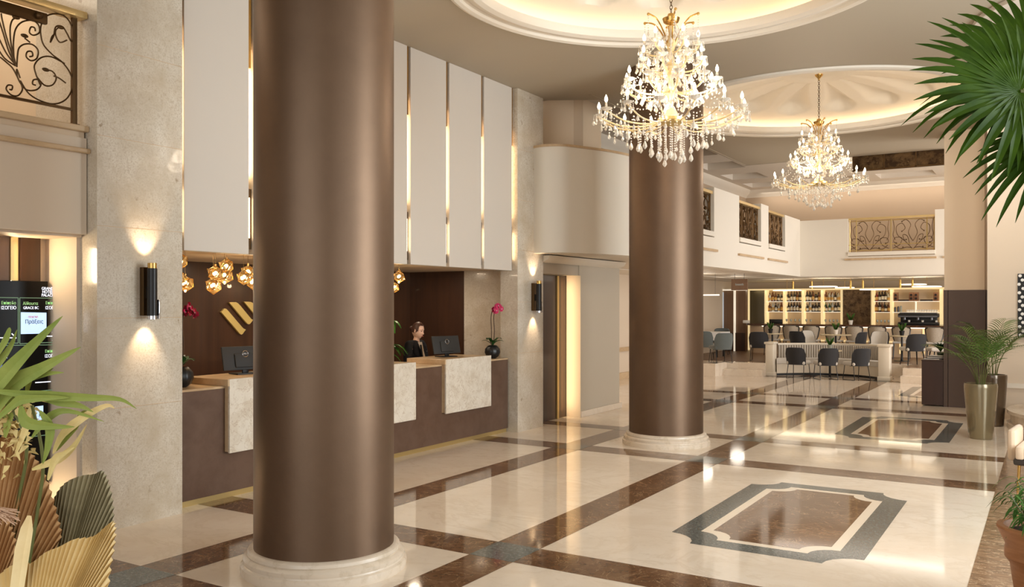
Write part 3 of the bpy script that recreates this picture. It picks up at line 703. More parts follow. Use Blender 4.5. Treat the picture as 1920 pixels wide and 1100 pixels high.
# ================================================================ CHANDELIERS
def chandelier(x, y, label):
    """local z = 0 at the lowest crystal"""
    r = root('chandelier', (x, y, 3.23), label, 'chandelier', 'crystal chandeliers')
    ob = lambda n, mb, m, p=r, a=35: link(n, mb, m, p, world=False, angle=a)
    # central column of turned glass and brass
    mb = MB(); mb.lathe([(.012, .42), (.05, .44), (.075, .50), (.05, .56), (.02, .58), (.03, .66), (.055, .72), (.03, .80), (.02, .86), (.045, .92), (.06, .98), (.03, 1.04), (.018, 1.1), (.05, 1.2), (.04, 1.28), (.018, 1.3), (.018, 1.40)], 20); ob('stem', mb, 'crystal_gold')
    mb = MB(); mb.lathe([(.001, 1.38), (.03, 1.385), (.075, 1.42), (.085, 1.455), (.04, 1.47), (.03, 1.50), (.001, 1.51)], 24); ob('top_dish', mb, 'brass')
    mb = MB(); mb.lathe([(.002, .40), (.10, .42), (.14, .45), (.13, .48), (.04, .50)], 24); ob('hub_dish', mb, 'brass_soft')
    cz = 5.62 - 3.23 if y < 10 else 5.62 - 3.40
    mb = MB(); z = 1.51
    k = 0
    while z < cz - .06:
        c = [(math.cos(t) * (.014 if k % 2 else 0), math.cos(t) * (0 if k % 2 else .014), z + .02 + .022 * math.sin(t)) for t in [2 * PI * q / 10 for q in range(10)]]
        mb.tube(c, .0035, 5, closed=True); z += .034; k += 1
    ob('chain', mb, 'bronze_dark')
    mb = MB(); mb.lathe([(.012, cz - .09), (.02, cz - .06), (.06, cz - .02), (.065, cz)], 20); ob('canopy', mb, 'brass')
    # shared meshes
    def drop(h, w_):
        mb = MB(); mb.lathe([(.001, 0), (w_ * .6, h * .14), (w_, h * .32), (w_ * .72, h * .62), (w_ * .22, h * .9), (.001, h)], 6, cap=False); mb.ball((0, 0, h + .008), .006, 6, 4)
        return mb
    dm = []
    for h, w_ in ((.085, .024), (.055, .016)):
        o = link('crystal_drop', drop(h, w_), 'crystal', r, world=False, angle=10); dm.append(o)
    drops = [0]
    def put_drop(kind, p):
        if drops[0] >= 96: return False
        o = dm[kind] if drops[0] < 0 else dm[kind].copy()
        C.objects.link(o); o.location = p; drops[0] += 1; return True
    beads = MB()
    def bead_string(a, b, sag=.0, n=8, rr=.0075):
        a, b = Vector(a), Vector(b)
        for i in range(n + 1):
            t = i / n; p = a.lerp(b, t); p.z -= sag * 4 * t * (1 - t)
            beads.ico(p, rr, 1)
    def small_drop(p, h=.05, w_=.014):
        beads.lathe([(.001, 0), (w_, h * .32), (w_ * .7, h * .6), (.001, h)], 5, p, cap=False)
    tiers = [(14, .70, .47, .62, .10, 0), (10, .44, .74, .93, .06, .2), (8, .30, .95, 1.13, .05, .1), (6, .26, 1.12, 1.29, .03, .3)]
    for ti, (n, R0, zh, zb, dip, ph) in enumerate(tiers):
        for k in range(n):
            a = ph + 2 * PI * k / n; ca, sa = math.cos(a), math.sin(a)
            Pt = lambda rr, z: (rr * ca, rr * sa, z)
            mb = MB()
            mb.tube(smooth_path([Pt(.05, zh), Pt(R0 * .35, zh - dip * .6), Pt(R0 * .7, zh - dip * .5), Pt(R0 * .95, zh + .02), Pt(R0, zb - .12)], 4), .0085, 6)
            arm = ob('arm', mb, 'crystal_gold')
            zt = zb - .10
            mb = MB(); mb.lathe([(.01, zt - .02), (.04, zt - .005), (.056, zt + .012), (.05, zt + .012), (.012, zt)], 14, Pt(R0, 0), cap=False); mb.lathe([(.011, zt), (.011, zt + .065)], 8, Pt(R0, 0))
            ob('candle_cup', mb, 'crystal', arm)
            mb = MB(); mb.lathe([(.008, zt + .065), (.017, zt + .085), (.015, zt + .105), (.006, zt + .128), (.001, zt + .138)], 10, Pt(R0, 0), cap=False)
            ob('candle_bulb', mb, 'bulb', arm)
            for j in range(6):
                b = 2 * PI * j / 6 + a
                q = (R0 * ca + .052 * math.cos(b), R0 * sa + .052 * math.sin(b), zt + .005)
                bead_string(q, (q[0], q[1], q[2] - .03), n=2, rr=.006)
                if ti == 0 and j in (0, 3): put_drop(1, (q[0], q[1], q[2] - .1))
                else: small_drop((q[0], q[1], q[2] - .085))
            # garlands between neighbouring arms and up to the next tier
            a2 = ph + 2 * PI * (k + 1) / n
            bead_string(Pt(R0, zt - .01), (R0 * math.cos(a2), R0 * math.sin(a2), zt - .01), .07, 10)
            if ti < 3:
                nR, nz = tiers[ti + 1][1], tiers[ti + 1][3] - .12
                bead_string(Pt(R0 * .96, zt), Pt(nR * .9, nz), .05, 9)
            bead_string(Pt(R0 * .5, zh), Pt(R0 * .5, zh - .09), 0, 3); small_drop(Pt(R0 * .5, zh - .16), .06, .018)
            small_drop(Pt(R0 * .78, zh - .10), .06, .018); small_drop(Pt(R0 * .3, zh + .1), .07, .018)
            mid = Vector(Pt(R0 * .75, 0)); 
            if ti: small_drop(Pt(R0 * .65, zh - .12), .08, .02)
    for k in range(6):                                       # curled finials with hanging drops
        a = 2 * PI * k / 6; ca, sa = math.cos(a), math.sin(a)
        Pt = lambda rr, z: (rr * ca, rr * sa, z)
        mb = MB(); mb.tube(smooth_path([Pt(.04, 1.2), Pt(.10, 1.33), Pt(.18, 1.43), Pt(.27, 1.46)], 5), .008, 6); mb.ball(Pt(.275, 1.455), .015, 8, 6); ob('finial_arm', mb, 'brass')
        bead_string(Pt(.275, 1.44), Pt(.275, 1.30), 0, 6, .006); small_drop(Pt(.275, 1.24))
        bead_string(Pt(.16, 1.40), Pt(.16, 1.28), 0, 5, .006)
    random.seed(3)
    for n, R1, L0, big in ((7, .10, .30, 0), (10, .20, .26, 0), (12, .32, .17, 0), (14, .47, .10, 1), (14, .60, .06, 1)):     # the fringe of drops on bead strings
        for k in range(n):
            a = 2 * PI * (k + random.uniform(-.1, .1)) / n; L = L0 * random.uniform(.8, 1.1)
            x_, y_ = R1 * math.cos(a), R1 * math.sin(a); zt = .43 - .02 * (R1 > .4)
            bead_string((x_, y_, zt), (x_, y_, zt - L), 0, max(2, int(L / .022)), .0085)
            if not put_drop(big if k % 3 else 0, (x_, y_, zt - L - (.095 if not (big if k % 3 else 0) else .065))): small_drop((x_, y_, zt - L - .06))
    for k in range(40):                                      # inner cascade of glass pieces
        a = random.uniform(0, 2 * PI); z = random.uniform(.55, 1.3); rr = random.uniform(.06, .12) + .22 * (1.3 - z) * random.random()
        small_drop((rr * math.cos(a), rr * math.sin(a), z), .08, .02)
        beads.tube([(rr * math.cos(a), rr * math.sin(a), z + .08), (rr * .6 * math.cos(a), rr * .6 * math.sin(a), z + .16)], .006, 4)
    bo = ob('crystal_garlands', beads, 'crystal', a=0); bo['kind'] = 'stuff'
    for o in dm: bpy.data.objects.remove(o)
    return r
c1 = chandelier(-3.14, 8.02, 'nearer large crystal chandelier with gilt arms under the nearer round ceiling recess')
c2 = chandelier(-3.18, 14.59, 'farther crystal chandelier hanging lower in view from its long chain')
c2.location.z = 3.40
for x, y, z in ((-3.14, 8.02, 3.9), (-3.18, 14.59, 4.1)):
    for k in range(3):
        point('chandelier_glow', (x + .35 * math.cos(k * 2.1), y + .35 * math.sin(k * 2.1), z), 13, (1, .84, .66), .12)
# ================================================================ PENDANTS over the desk
pend = [(336, 489, 'amber faceted glass pendant highest beside the left pilaster'), (333, 520, 'amber glass pendant half hidden behind the left pilaster'), (347, 530, 'amber faceted glass pendant lowest beside the left pilaster'),
        (425, 499, 'amber glass pendant at top right of the middle cluster'), (404, 512, 'amber glass pendant at left of the middle cluster'), (421, 516, 'amber glass pendant at lower right of the middle cluster'), (400, 535, 'amber glass pendant hanging lowest in the middle cluster'),
        (465, 509, 'amber glass pendant at the upper right beside the nearer column'), (457, 520, 'amber glass pendant in the lower left of the cluster beside the nearer column'), (474, 528, 'amber glass pendant mostly hidden by the nearer column'),
        (748, 518, 'clear faceted glass pendant just right of the nearer column, higher'), (737, 538, 'clear faceted glass pendant just right of the nearer column, lower')]
for k, (px, py, lab) in enumerate(pend):
    p = PX(px, py, -7.0 - .13 * (k % 4)); random.seed(k)
    r = root('pendant_lamp', p, lab, 'pendant lamp', 'glass pendants over the reception desk')
    mb = MB(); mb.ico((0, 0, 0), .08, 1, (1, 1, 1.05))
    for v in mb.bm.verts: v.co *= random.uniform(.82, 1.12)
    o = link('glass_shade', mb, 'amber_glass', r, world=False, angle=5)
    mb = MB(); mb.ico((0, 0, 0), .086, 1)
    random.seed(k)
    for v in mb.bm.verts: v.co *= random.uniform(.82, 1.12)
    for e in list(mb.bm.edges): pass
    ed = [(e.verts[0].co.copy(), e.verts[1].co.copy()) for e in mb.bm.edges]; mb.bm.clear()
    for a, b in ed[::2]: mb.tube([a, b], .0035, 4)
    link('brass_ribs', mb, 'brass', r, world=False)
    mb = MB(); mb.ball((0, 0, 0), .02, 10, 8); link('bulb', mb, 'bulb', r, world=False)
    mb = MB(); mb.tube([(0, 0, .06), (0, 0, 2.42 - p.z)], .0022, 5); mb.lathe([(.012, .06), (.012, .09)], 8); link('cord', mb, 'brass', r, world=False)
    if k in (2, 5, 7, 10): point('pendant_glow', (p.x + .0, p.y, p.z - .09), 5, (1, .72, .4), .03)
# ================================================================ MONITORS, ORCHIDS on the desk
def monitor(loc, rz, label):
    r = root('monitor', loc, label, 'monitor', 'monitors on the reception desk', rz)
    ob = lambda n, mb, m, p=r: link(n, mb, m, p, world=False)
    T_ = Matrix.Rotation(-.22, 4, 'Y')
    mb = MB(); mb.box(-.012, .012, -.25, .25, -.125, .125, bev=.008); mb.box(.005, .03, -.12, .12, -.10, .05, bev=.01)
    for v in mb.bm.verts: v.co = T_ @ v.co + Vector((0, 0, .165))
    h = ob('housing', mb, 'monitor_grey')
    mb = MB(); mb.quad([(-.0125, -.24, -.115), (-.0125, .24, -.115), (-.0125, .24, .115), (-.0125, -.24, .115)])
    for v in mb.bm.verts: v.co = T_ @ v.co + Vector((-.001, 0, .165))
    link('screen', mb, 'screen_black', h, world=False)
    mb = MB(); mb.tube([(.032, .032 * math.cos(t), .04 + .032 * math.sin(t)) for t in [2 * PI * i / 24 for i in range(24)]], .0028, 5, closed=True)
    for v in mb.bm.verts: v.co = T_ @ v.co + Vector((0, 0, .165))
    lg_ = link('logo', mb, 'chrome', h, world=False)
    t = text_mesh('logo_lettering', 'DELL', .022, 'chrome', h, T_.copy()); 
    t.data.transform(T_.inverted()); t.data.transform(Matrix.Translation((.032, 0, .04)) @ Matrix.Rotation(PI / 2, 4, 'Z') @ Matrix.Rotation(PI / 2, 4, 'X')); t.data.transform(T_); t.data.transform(Matrix.Translation((0, 0, .165))); t.location = (0, 0, 0)
    mb = MB(); mb.box(.01, .03, -.035, .035, .01, .15, bev=.004); ob('neck', mb, 'black_metal')
    mb = MB(); mb.box(-.09, .1, -.13, .13, 0, .012, bev=.004); ob('foot', mb, 'black_metal')
    return r
monitor((-7.2, 6.28, 1.169), -.2, 'dark computer monitor at the left end of the desk beside the nearer column')
monitor((-7.15, 9.80, 1.169), -.2, 'dark computer monitor in front of the receptionist')
def orchid(loc, label, seed=1, rz=0, stems=2):
    random.seed(seed)
    r = root('potted_orchid', loc, label, 'orchid', 'pink orchids on the desk', rz)
    ob = lambda n, mb, m, p=r: link(n, mb, m, p, world=False)
    mb = MB(); mb.lathe([(.05, 0), (.095, .035), (.118, .09), (.11, .145), (.07, .19), (.055, .195), (.05, .18)], 48, cap=True, flute=lambda a: 1 - .05 * abs(math.sin(a * 7))); ob('pot', mb, 'pot_black')
    mb = MB(); mb.lathe([(.001, .188), (.056, .188)], 20, cap=False); ob('soil', mb, 'soil')
    mb = MB()
    for k in range(7):
        a = 2 * PI * k / 7 + .3; L = random.uniform(.12, .175)
        mb.blade([(math.cos(a) * L * t, math.sin(a) * L * t, .19 + .11 * math.sin(t * 2.2) * (1 if k % 2 else .7)) for t in (0, .2, .4, .6, .8, 1)], .03, .3)
    ob('leaves', mb, 'orchid_green')
    for s_ in range(stems):
        dy = -.03 + .06 * s_; H_ = .78 - .03 * s_
        pts = smooth_path([(0, dy, .19), (.01, dy * 1.3, .4), (.0, dy * 1.2, .6), (.02, dy + .01, H_ - .06), (.07, dy + .05 - .1 * s_, H_), (.11, dy + .1 - .2 * s_, H_ - .05)], 5)
        mb = MB(); mb.tube(pts, .007, 5); st = ob('stem', mb, 'stem_brown')
        for q in range(6):
            p = pts[-1 - q * 2]; mb = MB(); tilt = Matrix.Rotation(random.uniform(-.6, .6), 3, 'Z') @ Matrix.Rotation(random.uniform(-.4, .4), 3, 'Y')
            for j in range(5):
                a = 2 * PI * j / 5 + .3
                d = Vector((.01, math.cos(a), math.sin(a)))
                mb.blade([p + tilt @ (d * .044 * t + Vector((.012 * math.sin(t * 3), 0, 0))) for t in (0, .3, .6, .85, 1)], .023, .1, nrm=(1, 0, 0))
            mb.ball(p + tilt @ Vector((.012, 0, 0)), .008, 6, 5, mi=1)
            link('flower', mb, ['petal_pink', 'ceramic'], st, world=False)
    return r
orchid((-6.99, 10.74, 1.10), 'pink orchid in a ribbed black pot at the right end of the desk', 2)
orchid((-7.12, 5.44, 1.10), 'pink orchid in a ribbed black pot half hidden behind the left pilaster', 5, 1.2)
# ================================================================ RECEPTIONIST
def receptionist(loc, rz):
    r = root('person', loc, 'woman in black jacket and cream top with tied hair behind the reception desk', 'person', rz=rz)
    # +X is the way she faces
    J = {'pel': (0, 0, .95, .125, .10), 'wai': (0, 0, 1.1, .11, .085), 'che': (.0, 0, 1.26, .115, .085), 'ncb': (0, 0, 1.385, .062, .055), 'nck': (.01, 0, 1.45, .046, .046), 'hd0': (.025, 0, 1.50, .045, .045)}
    edges = [('pel', 'wai'), ('wai', 'che'), ('che', 'ncb'), ('ncb', 'nck'), ('nck', 'hd0')]
    for s_, sy in (('l', 1), ('r', -1)):
        J.update({s_ + 'sh': (-.005, .155 * sy, 1.345, .052, .052), s_ + 'el': (.0, .225 * sy, 1.08, .04, .04), s_ + 'wr': (.17, .13 * sy, 1.06, .024, .028),
                  s_ + 'pa': (.22, .115 * sy, 1.065, .018, .034), s_ + 'hi': (.0, .085 * sy, .88, .09, .09), s_ + 'kn': (.01, .09 * sy, .48, .058, .058), s_ + 'an': (-.01, .09 * sy, .08, .036, .036), s_ + 'to': (.14, .095 * sy, .03, .028, .04)})
        edges += [('che', s_ + 'sh'), (s_ + 'sh', s_ + 'el'), (s_ + 'el', s_ + 'wr'), (s_ + 'wr', s_ + 'pa'), ('pel', s_ + 'hi'), (s_ + 'hi', s_ + 'kn'), (s_ + 'kn', s_ + 'an'), (s_ + 'an', s_ + 'to')]
        for f in range(4):
            y0 = (.115 + (f - 1.5) * .019) * sy; L = (.062, .074, .07, .055)[f]
            J[s_ + 'f%d' % f] = (.25, y0, 1.067, .009, .009); J[s_ + 'g%d' % f] = (.25 + L * .55, y0, 1.063, .008, .008); J[s_ + 'h%d' % f] = (.25 + L, y0, 1.05, .007, .007)
            edges += [(s_ + 'pa', s_ + 'f%d' % f), (s_ + 'f%d' % f, s_ + 'g%d' % f), (s_ + 'g%d' % f, s_ + 'h%d' % f)]
        J[s_ + 't0'] = (.21, .075 * sy, 1.06, .011, .011); J[s_ + 't1'] = (.245, .06 * sy, 1.055, .009, .009); edges += [(s_ + 'pa', s_ + 't0'), (s_ + 't0', s_ + 't1')]
    def skin_mesh(keys, edg, grow=0):
        ks = [k for k in J if k in keys]; me = bpy.data.meshes.new('skin'); me.from_pydata([J[k][:3] for k in ks], [(ks.index(a), ks.index(b)) for a, b in edg if a in ks and b in ks], [])
        o = bpy.data.objects.new('skin', me); C.objects.link(o)
        m = o.modifiers.new('s', 'SKIN'); o.modifiers.new('u', 'SUBSURF').levels = 2
        for i, k in enumerate(ks): g_ = grow * (1.9 if grow > .02 and k[1:] in ('sh', 'el') else 1); me.skin_vertices[0].data[i].radius = (J[k][3] + g_, J[k][4] + g_)
        me.skin_vertices[0].data[ks.index('pel') if 'pel' in ks else 0].use_root = True
        dg = bpy.context.evaluated_depsgraph_get(); dg.update()
        out = bpy.data.meshes.new_from_object(o.evaluated_get(dg)); bpy.data.objects.remove(o); return out
    body = skin_mesh(set(J), edges)
    bm = bmesh.new(); bm.from_mesh(body)
    # head, turned down a little towards the screen
    HM = Matrix.Translation((.035, 0, 1.57)) @ Matrix.Rotation(.28, 4, 'Y') @ Matrix.Scale(1.12, 4)
    g = bmesh.ops.create_uvsphere(bm, u_segments=40, v_segments=30, radius=1)
    for v in g['verts']:
        x, y, z = v.co
        X, Y, Z = x * .088, y * .07, z * .112
        if z < 0: Y *= 1 - .38 * z * z; X = X * (1 - .12 * z * z) + .012 * (-z)
        if x > .3: X -= .006 * (1 - abs(z))
        def bumpf(cy, cz, sy, sz, amt): return amt * math.exp(-((Y - cy) / sy) ** 2 - ((Z - cz) / sz) ** 2) if x > 0 else 0
        X += bumpf(0, -.012, .010, .018, .020) + bumpf(0, -.022, .016, .008, .006)          # nose
        X += bumpf(0, -.052, .024, .008, .007) + bumpf(0, -.09, .02, .018, .008)             # mouth, chin
        for sg in (-1, 1): X += bumpf(sg * .029, .014, .016, .010, -.009) + bumpf(sg * .03, .034, .022, .008, .004) + bumpf(sg * .036, -.02, .02, .02, .003)
        v.co = HM @ Vector((X, Y, Z))
    for sg in (-1, 1):
        m = HM @ Matrix.Translation((-.005, sg * .072, -.002)) @ Matrix.Rotation(sg * .4, 4, 'Z') @ Matrix.Diagonal((.018, .007, .03, 1))
        bmesh.ops.create_uvsphere(bm, u_segments=12, v_segments=8, radius=1, matrix=m)
    mb = MB(); mb.bm.free(); mb.bm = bm
    bo = link('body', mb, 'skin', r, world=False); rm = bo.modifiers.new('r', 'REMESH'); rm.mode = 'VOXEL'; rm.voxel_size = .0055; rm.use_smooth_shade = True
    jm = skin_mesh({'pel', 'wai', 'che', 'lsh', 'rsh', 'lel', 'rel', 'lwr', 'rwr'}, edges, .026)
    bm = bmesh.new(); bm.from_mesh(jm)
    mb = MB(); mb.bm.free(); mb.bm = bm; jo = link('jacket', mb, 'jacket', r, world=False)
    mb = MB()
    for sg in (-1, 1):   # lapels
        mb.extr([(.105, sg * .06, 1.36), (.135, sg * .085, 1.28), (.145, sg * .03, 1.10), (.14, sg * .012, 1.08), (.11, sg * .035, 1.36)], (.012, 0, 0))
    mb.ball((.145, .075, 1.26), .006, 6, 5, mi=1)
    link('lapels', mb, ['jacket', 'chrome'], jo, world=False)
    mb = MB(); mb.sheet([[(.045 + .1 * t, sg * (.05 - .04 * t), 1.40 - .3 * t) for sg in (-1, -.5, 0, .5, 1)] for t in (0, .25, .5, .75, 1)], .01)
    for v in mb.bm.verts: v.co.x += .035 - .3 * abs(v.co.y) ** 1.3
    link('top', mb, 'blouse', r, world=False)
    tk = skin_mesh({'pel', 'lhi', 'rhi', 'lkn', 'rkn', 'lan', 'ran'}, edges, .014); bm = bmesh.new(); bm.from_mesh(tk); mb = MB(); mb.bm.free(); mb.bm = bm; link('trousers', mb, 'jacket', r, world=False)
    mb = MB()
    for sg in (-1, 1): mb.ball((.06, sg * .092, .035), .05, 12, 8, (2.3, .95, .75))
    link('shoes', mb, 'black_metal', r, world=False)
    mb = MB(); g = bmesh.ops.create_uvsphere(mb.bm, u_segments=36, v_segments=24, radius=1)
    kill = []
    for v in g['verts']:
        x, y, z = v.co
        if x > .55 - .75 * max(0, z - .35) * 0 and z < .62: kill.append(v)
        elif z < -.35 + .5 * max(0, x): kill.append(v)
        v.co = HM @ Vector((x * .096 - .004, y * .077, z * .119 + .002))
    bmesh.ops.delete(mb.bm, geom=kill, context='VERTS')
    bmesh.ops.solidify(mb.bm, geom=list(mb.bm.faces), thickness=.004)
    mb.ball(HM @ Vector((-.105, 0, .0)), .036, 14, 10); link('hair', mb, 'hair', r, world=False)
    mb = MB()
    for sg in (-1, 1): mb.ball(HM @ Vector((.0745, sg * .029, .0125)), .008, 8, 6, (.6, 1.5, .7)); mb.tube([HM @ Vector((.082, sg * (.016 + .028 * t), .034 + .005 * math.sin(t * 3))) for t in (0, .3, .6, 1)], .0024, 4)
    link('eyes_and_brows', mb, 'eye_dark', r, world=False)
    mb = MB(); mb.ball(HM @ Vector((.092, 0, -.051)), .008, 10, 6, (.7, 2.4, .75)); link('lips', mb, 'lips', r, world=False)
    return r
receptionist((-7.85, 10.02, 0), .1).scale = (.965,) * 3
# ================================================================ PLANTS
def leafy_stalk_plant(loc, label, seed, H_, pot=True):
    random.seed(seed)
    r = root('potted_dracaena', loc, label, 'plant')
    mb = MB(); mb.lathe([(.09, 0), (.13, .25), (.12, .25), (.08, .02)], 24, cap=True); link('pot', mb, 'ceramic', r, world=False)
    mb = MB(); mb.lathe([(.001, .24), (.118, .24)], 20, cap=False); link('soil', mb, 'soil', r, world=False)
    for k in range(3):
        a = k * 2.1; top = H_ * (1 - .22 * k); mb = MB(); x, y = .05 * math.cos(a), .05 * math.sin(a)
        mb.tube([(x, y, .24), (x * 1.6, y * 1.6, top * .6), (x * 1.8, y * 1.8, top)], .011, 6); st = link('stalk', mb, 'dracaena_green', r, world=False)
        mb = MB()
        for q in range(12):
            b = q * 2.4; L = random.uniform(.18, .28); z = top - .5 * random.random() ** 1.5
            mb.blade([(x * 1.8 + math.cos(b) * L * t, y * 1.8 + math.sin(b) * L * t, z + L * (.7 * t - 1.1 * t * t)) for t in (0, .25, .5, .75, 1)], .03, .3)
        link('leaves', mb, 'dracaena_green', st, world=False)
    return r
leafy_stalk_plant((-8.0, 9.5, 0), 'tall leafy green plant behind the desk just left of the receptionist', 4, 1.66)
def areca(name_r, seed, n, H_, spread, z0, m='areca_green', lw=.011, r0=.05, parent=None, pairs=15, rachis='stem_green'):
    random.seed(seed)
    for k in range(n):
        a = 2 * PI * k / n + random.uniform(-.3, .3); Rr = spread * random.uniform(.45, 1.0); Ht = H_ * random.uniform(.65, 1.0) * (1.1 - .35 * Rr / spread)
        base = Vector((r0 * math.cos(a), r0 * math.sin(a), z0)); d = Vector((math.cos(a), math.sin(a), 0))
        pts = [base + d * Rr * (t ** 1.7) + Vector((0, 0, Ht * (1.35 * t - .45 * t ** 2.6))) * 1 for t in [i / 14 for i in range(15)]]
        mb = MB(); mb.tube(pts, [.006 * (1 - .7 * i / 14) for i in range(15)], 5)
        fr = link('frond', mb, rachis, name_r, world=False)
        mb = MB()
        for q in range(pairs):
            t = .38 + .62 * q / (pairs - 1); i = min(13, int(t * 14)); p = pts[i].lerp(pts[i + 1], t * 14 - i); tg = (pts[i + 1] - pts[i]).normalized()
            sd = tg.cross(Vector((0, 0, 1))).normalized(); L = .30 * H_ * (math.sin(PI * (.22 + .7 * (t - .38) / .62)) ** .7) * random.uniform(.85, 1.1)
            for sg in (-1, 1):
                dd = (sd * sg * .85 + tg * .75 + Vector((0, 0, .15))).normalized()
                mb.blade([p + dd * L * u + Vector((0, 0, -.35 * L * u * u)) for u in (0, .25, .5, .75, 1)], [lw * .5, lw, lw, lw * .7, .001], .25, nrm=(0, 0, 1) if abs(tg.z) < .8 else d)
        link('leaflets', mb, m, fr, world=False)
def planter(loc, label, m, H_, rt, rb_):
    r = root('planter', loc, label, 'planter', 'tall metallic planters')
    mb = MB(); mb.lathe([(rb_ * .96, 0), (rb_, .02), (rb_ + (rt - rb_) * .55, H_ * .5), (rt * .99, H_ * .9), (rt, H_ - .03), (rt - .005, H_), (rt - .03, H_), (rt - .035, H_ - .08)], 48, cap=True); link('pot', mb, m, r, world=False)
    mb = MB(); mb.lathe([(.001, H_ - .07), (rt - .033, H_ - .07)], 32, cap=False); link('soil', mb, 'soil', r, world=False)
    return r
pl = planter((-.83, 13.95, 0), 'glossy gold planter with a tall feathery palm in front of the brown pillar', 'planter_gold', .78, .215, .155)
areca(pl, 11, 13, 1.14, .7, .72, pairs=15, lw=.0065)
pp_ = PD(1862, 800, 13.6)
pl2 = planter((pp_.x, pp_.y, 0), 'darker brown planter standing behind the glossy gold one', 'planter_brown', .80, .2, .15)
areca(pl2, 21, 10, 1.15, .62, .74, pairs=15, lw=.0065)
tp = root('terracotta_planter', (*PZ(1951, 1136)[:2], 0), 'terracotta pot with a small leafy plant at the lower right corner', 'planter')
mb = MB(); mb.lathe([(.13, 0), (.135, .01), (.165, .22), (.17, .26), (.2, .3), (.2, .34), (.195, .38), (.225, .44), (.245, .485), (.24, .5), (.205, .5), (.19, .44)], 48, cap=True); link('pot', mb, 'terracotta', tp, world=False)
mb = MB(); mb.lathe([(.001, .455), (.195, .455)], 32, cap=False); link('soil', mb, 'soil', tp, world=False)
random.seed(31)
for k in range(20):
    a = k * 2.4; lean = random.uniform(.02, .17); h_ = random.uniform(.10, .30)
    b0_ = Vector((.05 * math.cos(a), .05 * math.sin(a), .45)); b1_ = b0_ + Vector((lean * math.cos(a), lean * math.sin(a), h_ + .05))
    mb = MB(); mb.tube([b0_, (b0_ + b1_) / 2 + Vector((0, 0, .02)), b1_], .003, 5); st_ = link('stem', mb, 'stem_green', tp, world=False)
    mb = MB()
    for q in range(11):
        t = .35 + .65 * q / 10; p = b0_.lerp(b1_, t); c_ = a + random.uniform(-1.9, 1.9); L = random.uniform(.09, .15); up_ = random.uniform(.1, .9)
        mb.blade([p + Vector((math.cos(c_) * L * u, math.sin(c_) * L * u, L * (up_ * u - .9 * u * u))) for u in (0, .25, .5, .75, 1)], [.003, .0075, .0085, .006, .0005], .3)
    link('leaves', mb, 'herb_green', st_, world=False)
# big fan palm coming in from the right
def fan_palm():
    Z = 4.4; base = PD(2120, 1090, Z); base.z = 0
    r = root('fan_palm', base, 'large fan palm with spread dark green leaves at the upper right edge', 'palm')
    mb = MB(); mb.lathe([(.2, 0), (.28, .5), (.3, .55), (.27, .55), (.26, .5)], 36, cap=True); link('pot', mb, 'pot_black', r, world=False)
    mb = MB(); mb.lathe([(.001, .5), (.262, .5)], 28, cap=False); link('soil', mb, 'soil', r, world=False)
    top = PD(2120, 210, Z) - base
    mb = MB(); mb.tube([(0, 0, .5), (0, .03, 1.4), top], [.07, .06, .045], 12); link('trunk', mb, 'stem_brown', r, world=False)
    cf = Vector((Fv[0], Fv[1], 0)); cr = Vector((Rv[0], Rv[1], 0)); up = Vector((0, 0, 1))
    def leaf(hub, nrm, axis, R0, n, spread, droop, seed):
        random.seed(seed); nrm = nrm.normalized(); axis = (axis - nrm * axis.dot(nrm)).normalized(); side = nrm.cross(axis)
        mb = MB(); mb.tube(smooth_path([top + Vector((0, 0, -.02)), (top + hub) / 2 + Vector((0, 0, .06)), hub], 6), [.012] * 13, 6); lf = link('frond', mb, 'stem_green', r, world=False)
        mb = MB()
        for k in range(n):
            a = -spread + 2 * spread * k / (n - 1) + random.uniform(-.015, .015); d = axis * math.cos(a) + side * math.sin(a)
            L = R0 * (1 - .22 * (abs(a) / spread) ** 2) * random.uniform(.9, 1.06)
            pts = [hub + d * L * t + nrm * (.05 * L * math.sin(t * PI)) + up * (-droop * L * max(0, t - .55) ** 2 * 2.2) for t in [i / 9 for i in range(10)]]
            wd = [.005, .016, .024, .0275, .0275, .026, .023, .018, .011, .001]
            mb.blade(pts, [w_ * R0 / .62 for w_ in wd], .35, nrm=nrm)
        link('leaf_segments', mb, 'palm_green', lf, world=False)
    h1 = PD(1912, 172, Z) - base
    leaf(h1, -cf * .8 + up * .35 + cr * .1, -cr + up * .05, .60, 27, 2.05, .12, 1)
    h2 = PD(1925, 205, Z + .15) - base
    leaf(h2, -cf * .55 + up * .75, -cr * .95 - up * .3, .60, 20, 1.5, .5, 2)
    h3 = PD(1945, 120, Z + .3) - base
    leaf(h3, -cf * .7 + up * .2 - cr * .3, up * .9 - cr * .2, .55, 24, 1.7, .2, 3)
    h4 = PD(1990, 250, Z - .1) - base
    leaf(h4, -cf * .5 - cr * .5 + up * .3, -up * .7 - cr * .3, .5, 20, 1.4, .2, 4)
fan_palm()
